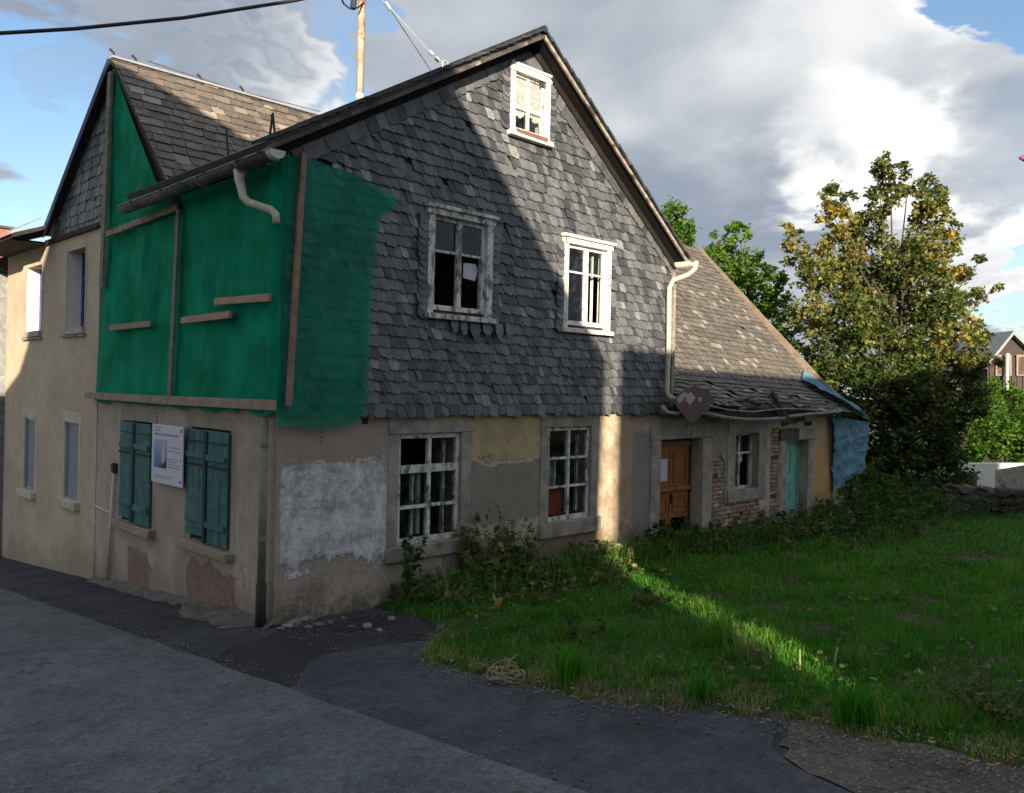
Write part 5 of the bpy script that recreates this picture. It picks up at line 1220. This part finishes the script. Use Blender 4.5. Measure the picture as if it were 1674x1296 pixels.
# ------------------------------------------------------------------ loose stones at the house corner
def stone(name, label, x, y, s_, m='rubble', cat='stone', group=None, z=None, parent=None):
    b_ = MB(); bmm = bmesh.new(); bmesh.ops.create_icosphere(bmm, subdivisions=2, radius=1.); sd_ = random.random() * 50
    for v in bmm.verts:
        v.co = Vector([clampf(q * 1.35, -1, 1) for q in v.co]) if parent else v.co
        v.co *= 1 + .35 * mnoise.noise(v.co * 1.3 + Vector((sd_, 0, 0)))
    b_.add([(v.co.x * s_[0], v.co.y * s_[1], v.co.z * s_[2]) for v in bmm.verts], [[v.index for v in f.verts] for f in bmm.faces]); bmm.free()
    o = b_.build(name, m, parent, False, None); 
    L_ = Vector((x, y, (gz(x, y) + s_[2] * .35) if z is None else z)); o.location = L_ - (wloc(parent) if parent else Vector()); WORLD_LOC[o.name] = L_; o.rotation_euler = (0, 0, jf(3))
    if parent is None: tag(o, label, cat, group)
    return o
ORD = ['nearest', 'second', 'third', 'fourth', 'fifth', 'sixth', 'seventh', 'eighth', 'ninth', 'tenth', 'eleventh', 'twelfth']
for i_, (px, py, s_) in enumerate(sorted(((470, 1024, .045), (480, 1020, .07), (497, 1012, .06), (522, 1022, .05), (540, 1018, .035), (600, 1024, .05), (458, 1028, .03), (505, 1026, .035), (640, 1012, .05), (560, 1010, .03), (575, 1024, .025), (620, 1030, .03)), key=lambda q: q[0])):
    x, y = GR(px, py); stone('rubble_stone', ('pale rubble stone nearest to the downpipe at the gable foot' if i_ == 0 else ORD[i_] + ' pale rubble stone from the downpipe along the gable foot'), x, min(y, -.09), (s_ * 1.5, s_, s_ * .5), 'rubble', 'stone', 'pale rubble stones scattered at the house corner')
for i_, (px, py, s_) in enumerate(sorted(((225, 960, .07), (265, 968, .05), (330, 1000, .18), (380, 1018, .14), (300, 985, .06), (285, 972, .05), (250, 975, .04)), key=lambda q: -q[0])):
    y, z = SP(px, py - 8); stone('rubble_stone', ('flat plaster lump nearest to the downpipe along the street wall' if i_ == 0 else ORD[i_] + ' flat plaster lump from the downpipe along the street wall'), -.10 - s_ * .6, y - .4, (s_, s_ * 1.7, s_ * .22), 'footing', 'stone', 'plaster lumps along the street wall')
B = MB(); n_ = 40   # sloping mortar fillet between wall and pavement
vs_, fs = [], []
for i in range(n_ + 1):
    y = -.12 + 5.5 * i / n_; w = .12 + .16 * abs(mnoise.noise((y * 1.2, 0, 0))) + (.22 if .2 < y < 1.5 else 0); vs_ += [(.005, y, gz(0, y) + .07 + .05 * mnoise.noise((y * 3, 1, 0))), (-w * .5, y, gz(0, y) + .025), (-w, y, gz(0, y) - .01)]
for i in range(n_):
    for k in range(2): fs.append((i * 3 + k, i * 3 + k + 1, i * 3 + 4 + k, i * 3 + 3 + k))
B.add(vs_, fs, .5); B.build('wall_footing', 'footing', house, True)

# ------------------------------------------------------------------ right background: walls, far house, lamp
sw_ = thing('dry_stone_wall', (*gpos(1620, 21.5)[:2], gpos(1620, 21.5)[2]), 'low dark dry-stone wall at the right end of the yard', 'wall')
pa, pb = AT(1540, 860, 21.5), AT(1780, 870, 19.5); dirw = (pb - pa).normalized(); nrmw = Vector((dirw.y, -dirw.x, 0)).normalized(); z00 = gz(pa.x, pa.y)
for r_ in range(5):
    s_ = jf(.2)
    while s_ < (pb - pa).length:
        w = random.uniform(.22, .5); p = pa + dirw * (s_ + w / 2); s_ += w + .01
        o = stone('wall_stone', '', p.x, p.y, (w * .60, .19, .12), 'stone_dark', z=z00 - .05 + r_ * .19 + jf(.02), parent=sw_); o.rotation_euler = (jf(.1), jf(.1), math.atan2(dirw.y, dirw.x) + jf(.1))
q = AT(1640, 780, 24.); zz = gz(q.x, q.y)
def slab_wall(name, label, px0, px1, d0, d1, pyt, pyb, th, m, slope=0.):
    a, c = AT(px0, pyt, d0), AT(px1, pyt - slope, d1); zb = -1.5
    t = (c - a); t.z = 0; n = Vector((t.y, -t.x, 0)).normalized() * th
    b_ = MB(); b_.hexa([(a.x, a.y, zb), (c.x, c.y, zb), (c.x - n.x, c.y - n.y, zb), (a.x - n.x, a.y - n.y, zb), (a.x, a.y, a.z), (c.x, c.y, c.z), (c.x - n.x, c.y - n.y, c.z), (a.x - n.x, a.y - n.y, a.z)])
    return tag(b_.build(name, m, None, bevel=.02), label, 'wall')
slab_wall('white_wall', 'smooth white-painted garden wall in front of the bright hedge', 1570, 1760, 32., 31., 757, 800, .25, 'white_wash')
slab_wall('concrete_ramp', 'pale weathered concrete block wall with sloping top at the right edge', 1626, 1730, 25., 23., 768, 800, .5, 'concrete_light', 18)
slab_wall('gate_pier', 'dark squat pier at the left end of the white wall', 1570, 1598, 24., 24., 772, 820, .3, 'stone_dark')
# brown boarded house on the right
fh = thing('brown_house', gpos(1660, 48.), 'distant brown-boarded house with pale gable roof at the right edge', 'house')
def Q(px, py, d=48.): return AT(px, py, d)
gl = [Q(1614, 640), Q(1614, 590), Q(1650, 545), Q(1700, 600), Q(1700, 640)]
b_ = MB(); base_ = [Q(1614, 660), Q(1700, 660), Q(1700, 592), Q(1651, 548), Q(1614, 588)]; b_.prism(base_, fwd * 7); b_.build('wall', 'board_brown', fh)
b_ = MB(); b_.hexa([Q(1575, 660) + fwd * 2, Q(1613, 660) + fwd * 2, Q(1613, 660) + fwd * 6, Q(1575, 660) + fwd * 6, Q(1575, 622) + fwd * 2, Q(1613, 618) + fwd * 2, Q(1613, 618) + fwd * 6, Q(1575, 622) + fwd * 6]); b_.build('side_wing', 'house_roof', fh)
for (a, c) in (((1606, 597), (1651, 541)), ((1651, 541), (1712, 600))):
    p, q = Q(*a) - fwd * .4, Q(*c) - fwd * .4; b_ = MB(); b_.prism([p, q, q - Vector((0, 0, .22)), p - Vector((0, 0, .22))], fwd * 8); b_.build('roof', 'roof_pale', fh)
for i in range(9):
    px = 1617 + i * 9; b_ = MB(); p = Q(px, 600); q = Q(px + 8, 650); b_.prism([Q(px, 655) - fwd * .06, Q(px + 8, 655) - fwd * .06, Q(px + 8, 584) - fwd * .06, Q(px, 584) - fwd * .06], fwd * .04); b_.build('board', 'board_brown', fh)
for (a, c) in ((1628, 1648), (1662, 1684)):
    f_ = lambda u, z, d: tuple(Q(u, z) - fwd * (.12 + d))
    w = MB(); w.hexa([f_(a - 3, 614, 0), f_(c + 3, 614, 0), f_(c + 3, 614, .05), f_(a - 3, 614, .05), f_(a - 3, 580, 0), f_(c + 3, 580, 0), f_(c + 3, 580, .05), f_(a - 3, 580, .05)]); w = w.build('window', 'batten_wood', fh)
    for (p, q) in ((a, (a + c) / 2 - 1.5), ((a + c) / 2 + 1.5, c)):
        b_ = MB(); b_.hexa([f_(p, 612, .05), f_(q, 612, .05), f_(q, 612, .06), f_(p, 612, .06), f_(p, 583, .05), f_(q, 583, .05), f_(q, 583, .06), f_(p, 583, .06)]); b_.build('pane', 'dark_room', w)
b_ = MB(); b_.tube([Q(1637, 660) - fwd * .5, Q(1639, 578) - fwd * .5], .09, 8); b_.build('downpipe', 'cap_pale', fh, True)
# neighbour at the far left
nh = thing('grey_neighbour_house', (2, 13.5, -1.2), 'grey rough-plastered neighbour house at the left edge with red chimney', 'house')
MB().box((-.25, 10.62, -3), (6, 17, 4.6)).build('wall', 'house_grey', nh)
b_ = MB(); b_.prism([(-.75, 10.62, 4.62), (2.9, 10.62, 6.2), (6.5, 10.62, 4.62)], (0, 6.4, 0)); b_.build('roof', 'house_roof', nh)
gutter('gutter', [(-.82, 10.6, 4.60), (-.82, 17, 4.58)], .08, 'cap_pale', nh)
for k in range(8): MB().box((-.80, 10.75 + k * .5, 4.45), (-.2, 10.83 + k * .5, 4.58)).build('rafter_end', 'fascia', nh)
q = AT(3, 384, 18.3); MB().box((q.x - .22, q.y - .22, 4.8), (q.x + .12, q.y + .12, q.z + .12)).build('chimney', 'chimney_red', nh); MB().box((q.x - .28, q.y - .28, q.z + .121), (q.x + .18, q.y + .18, q.z + .17)).build('chimney_cap', 'gutter_grey', nh)
MB().tube([(-.33, 10.75, 4.5), (-.33, 10.75, -.8)], .05, 8).build('downpipe', 'cap_pale', nh, True)
# street lamp whose head just enters the frame at the right
lq = AT(1672, 258, 14.); lb = AT(1790, 700, 14.); lp = thing('street_lamp', (lb.x, lb.y, gz(lb.x, lb.y)), 'street lamp whose purple head tip pokes into the right picture edge', 'street lamp')
MB().tube([(lb.x, lb.y, gz(lb.x, lb.y) - .1), (lb.x, lb.y, lq.z - .1), (lb.x - right.x * .1, lb.y - right.y * .1, lq.z + .12), tuple(lq + right * .7 + Vector((0, 0, .12)))], [.08, .055, .05, .04], 10).build('pole', 'gutter_grey', lp, True)
b_ = MB(); b_.tube([tuple(lq - right * .06), tuple(lq + right * .02), tuple(lq + right * .3 + Vector((0, 0, .04))), tuple(lq + right * .75 + Vector((0, 0, .1)))], [.02, .06, .10, .06], 12); b_.build('lamp_head', 'lamp_purple', lp, True)

# ------------------------------------------------------------------ houses across the road behind the photographer (they cast the big shadows)
def sunpt(w, z0, K):          # the point K metres towards the sun that shades (w, 0, z0)
    k = K - w * SUNH.x if False else K + .61 * w; return Vector((w, 0, z0)) + Vector((SUNH.x * k, SUNH.y * k, TANE * k))
def across(name, label, prof, K, dep):
    base = sunpt(sum(p[0] for p in prof) / len(prof), 0, K); gzz = gz(base.x, base.y)
    t = thing(name, (base.x, base.y, gzz), label, 'house'); pts = [sunpt(w, z, K) for (w, z) in prof]
    back = SUNH * dep
    lo, hi = pts[0], pts[-1]; zb = gzz - 2
    zc = min(lo.z, hi.z)
    b_ = MB(); b_.prism([Vector((lo.x, lo.y, zb)), Vector((hi.x, hi.y, zb)), hi] + pts[1:-1][::-1] + [lo], back); b_.build('wall', 'house_plaster', t)
    for a, c in zip(pts, pts[1:]):
        if abs((c - a).normalized().z) > .97: continue
        b_ = MB(); n = (c - a).cross(back).normalized(); n = n if n.z > 0 else -n
        b_.prism([a, c, c + n * .06, a + n * .06], back); b_.build('roof', 'house_roof', t)
    ax = (hi - lo); ax.z = 0; Ln = ax.length; ax.normalize()
    for r_ in range(2):
        for k in range(max(2, int(Ln / 2.6))):
            c = Vector((lo.x, lo.y, gzz + 1.6 + r_ * 2.7)) + ax * (1.2 + k * 2.5) - SUNH * .03
            if (c - Vector((lo.x, lo.y, c.z))).length > Ln - .8: continue
            b_ = MB(); b_.prism([c - ax * .45 - up * .65, c + ax * .45 - up * .65, c + ax * .45 + up * .65, c - ax * .45 + up * .65], -SUNH * .04); wn = b_.build('window', 'old_white_clean', t)
            b_ = MB(); b_.prism([c - ax * .37 - up * .57 - SUNH * .041, c + ax * .37 - up * .57 - SUNH * .041, c + ax * .37 + up * .57 - SUNH * .041, c - ax * .37 + up * .57 - SUNH * .041], -SUNH * .01); b_.build('pane', 'dark_room', wn)
    return t
gA, gB = GP(735, 150), GP(962, 560)
across('tall_house_across', 'tall plastered house with broken-pitch roof across the road, behind the viewer', [(-12, 5.4), (-7.3, 5.85), (-6.9, 6.2), (-6.3, 7.3), (-4.5, 8.9), (-3.6, 8.7), (-1.0, 7.3), gA, gB, (5.47, 3.0)], 14.5, 7.)
across('long_house_across', 'long low-ridged house across the road, behind the viewer to the right', [(5.89, 2.6), (5.90, 3.15), (30, 3.0), (30.1, 2.0)], 20., 6.)
gt = thing('boarded_gate', tuple(sunpt(5.7, -3.4, 17.)), 'tall boarded gate closing the gap between the two houses across the road, behind the viewer', 'gate')
for k in range(9):
    a, c = sunpt(5.25 + k * .11, -1.35 + jf(.02), 17.), sunpt(5.25 + k * .11 + .102, -1.35, 17.); zb = gz(a.x, a.y) - .1
    b_ = MB(); b_.prism([Vector((a.x, a.y, zb)), Vector((c.x, c.y, zb)), Vector((c.x, c.y, a.z)), a], SUNH * .03); b_.build('board', 'batten_grey', gt)
a, c = sunpt(5.2, 0, 17.05), sunpt(6.25, 0, 17.05)
for hh in (.5, 1.7): MB().beam((a.x, a.y, gz(a.x, a.y) + hh), (c.x, c.y, gz(c.x, c.y) + hh), .04, .10).build('rail', 'batten_grey', gt)
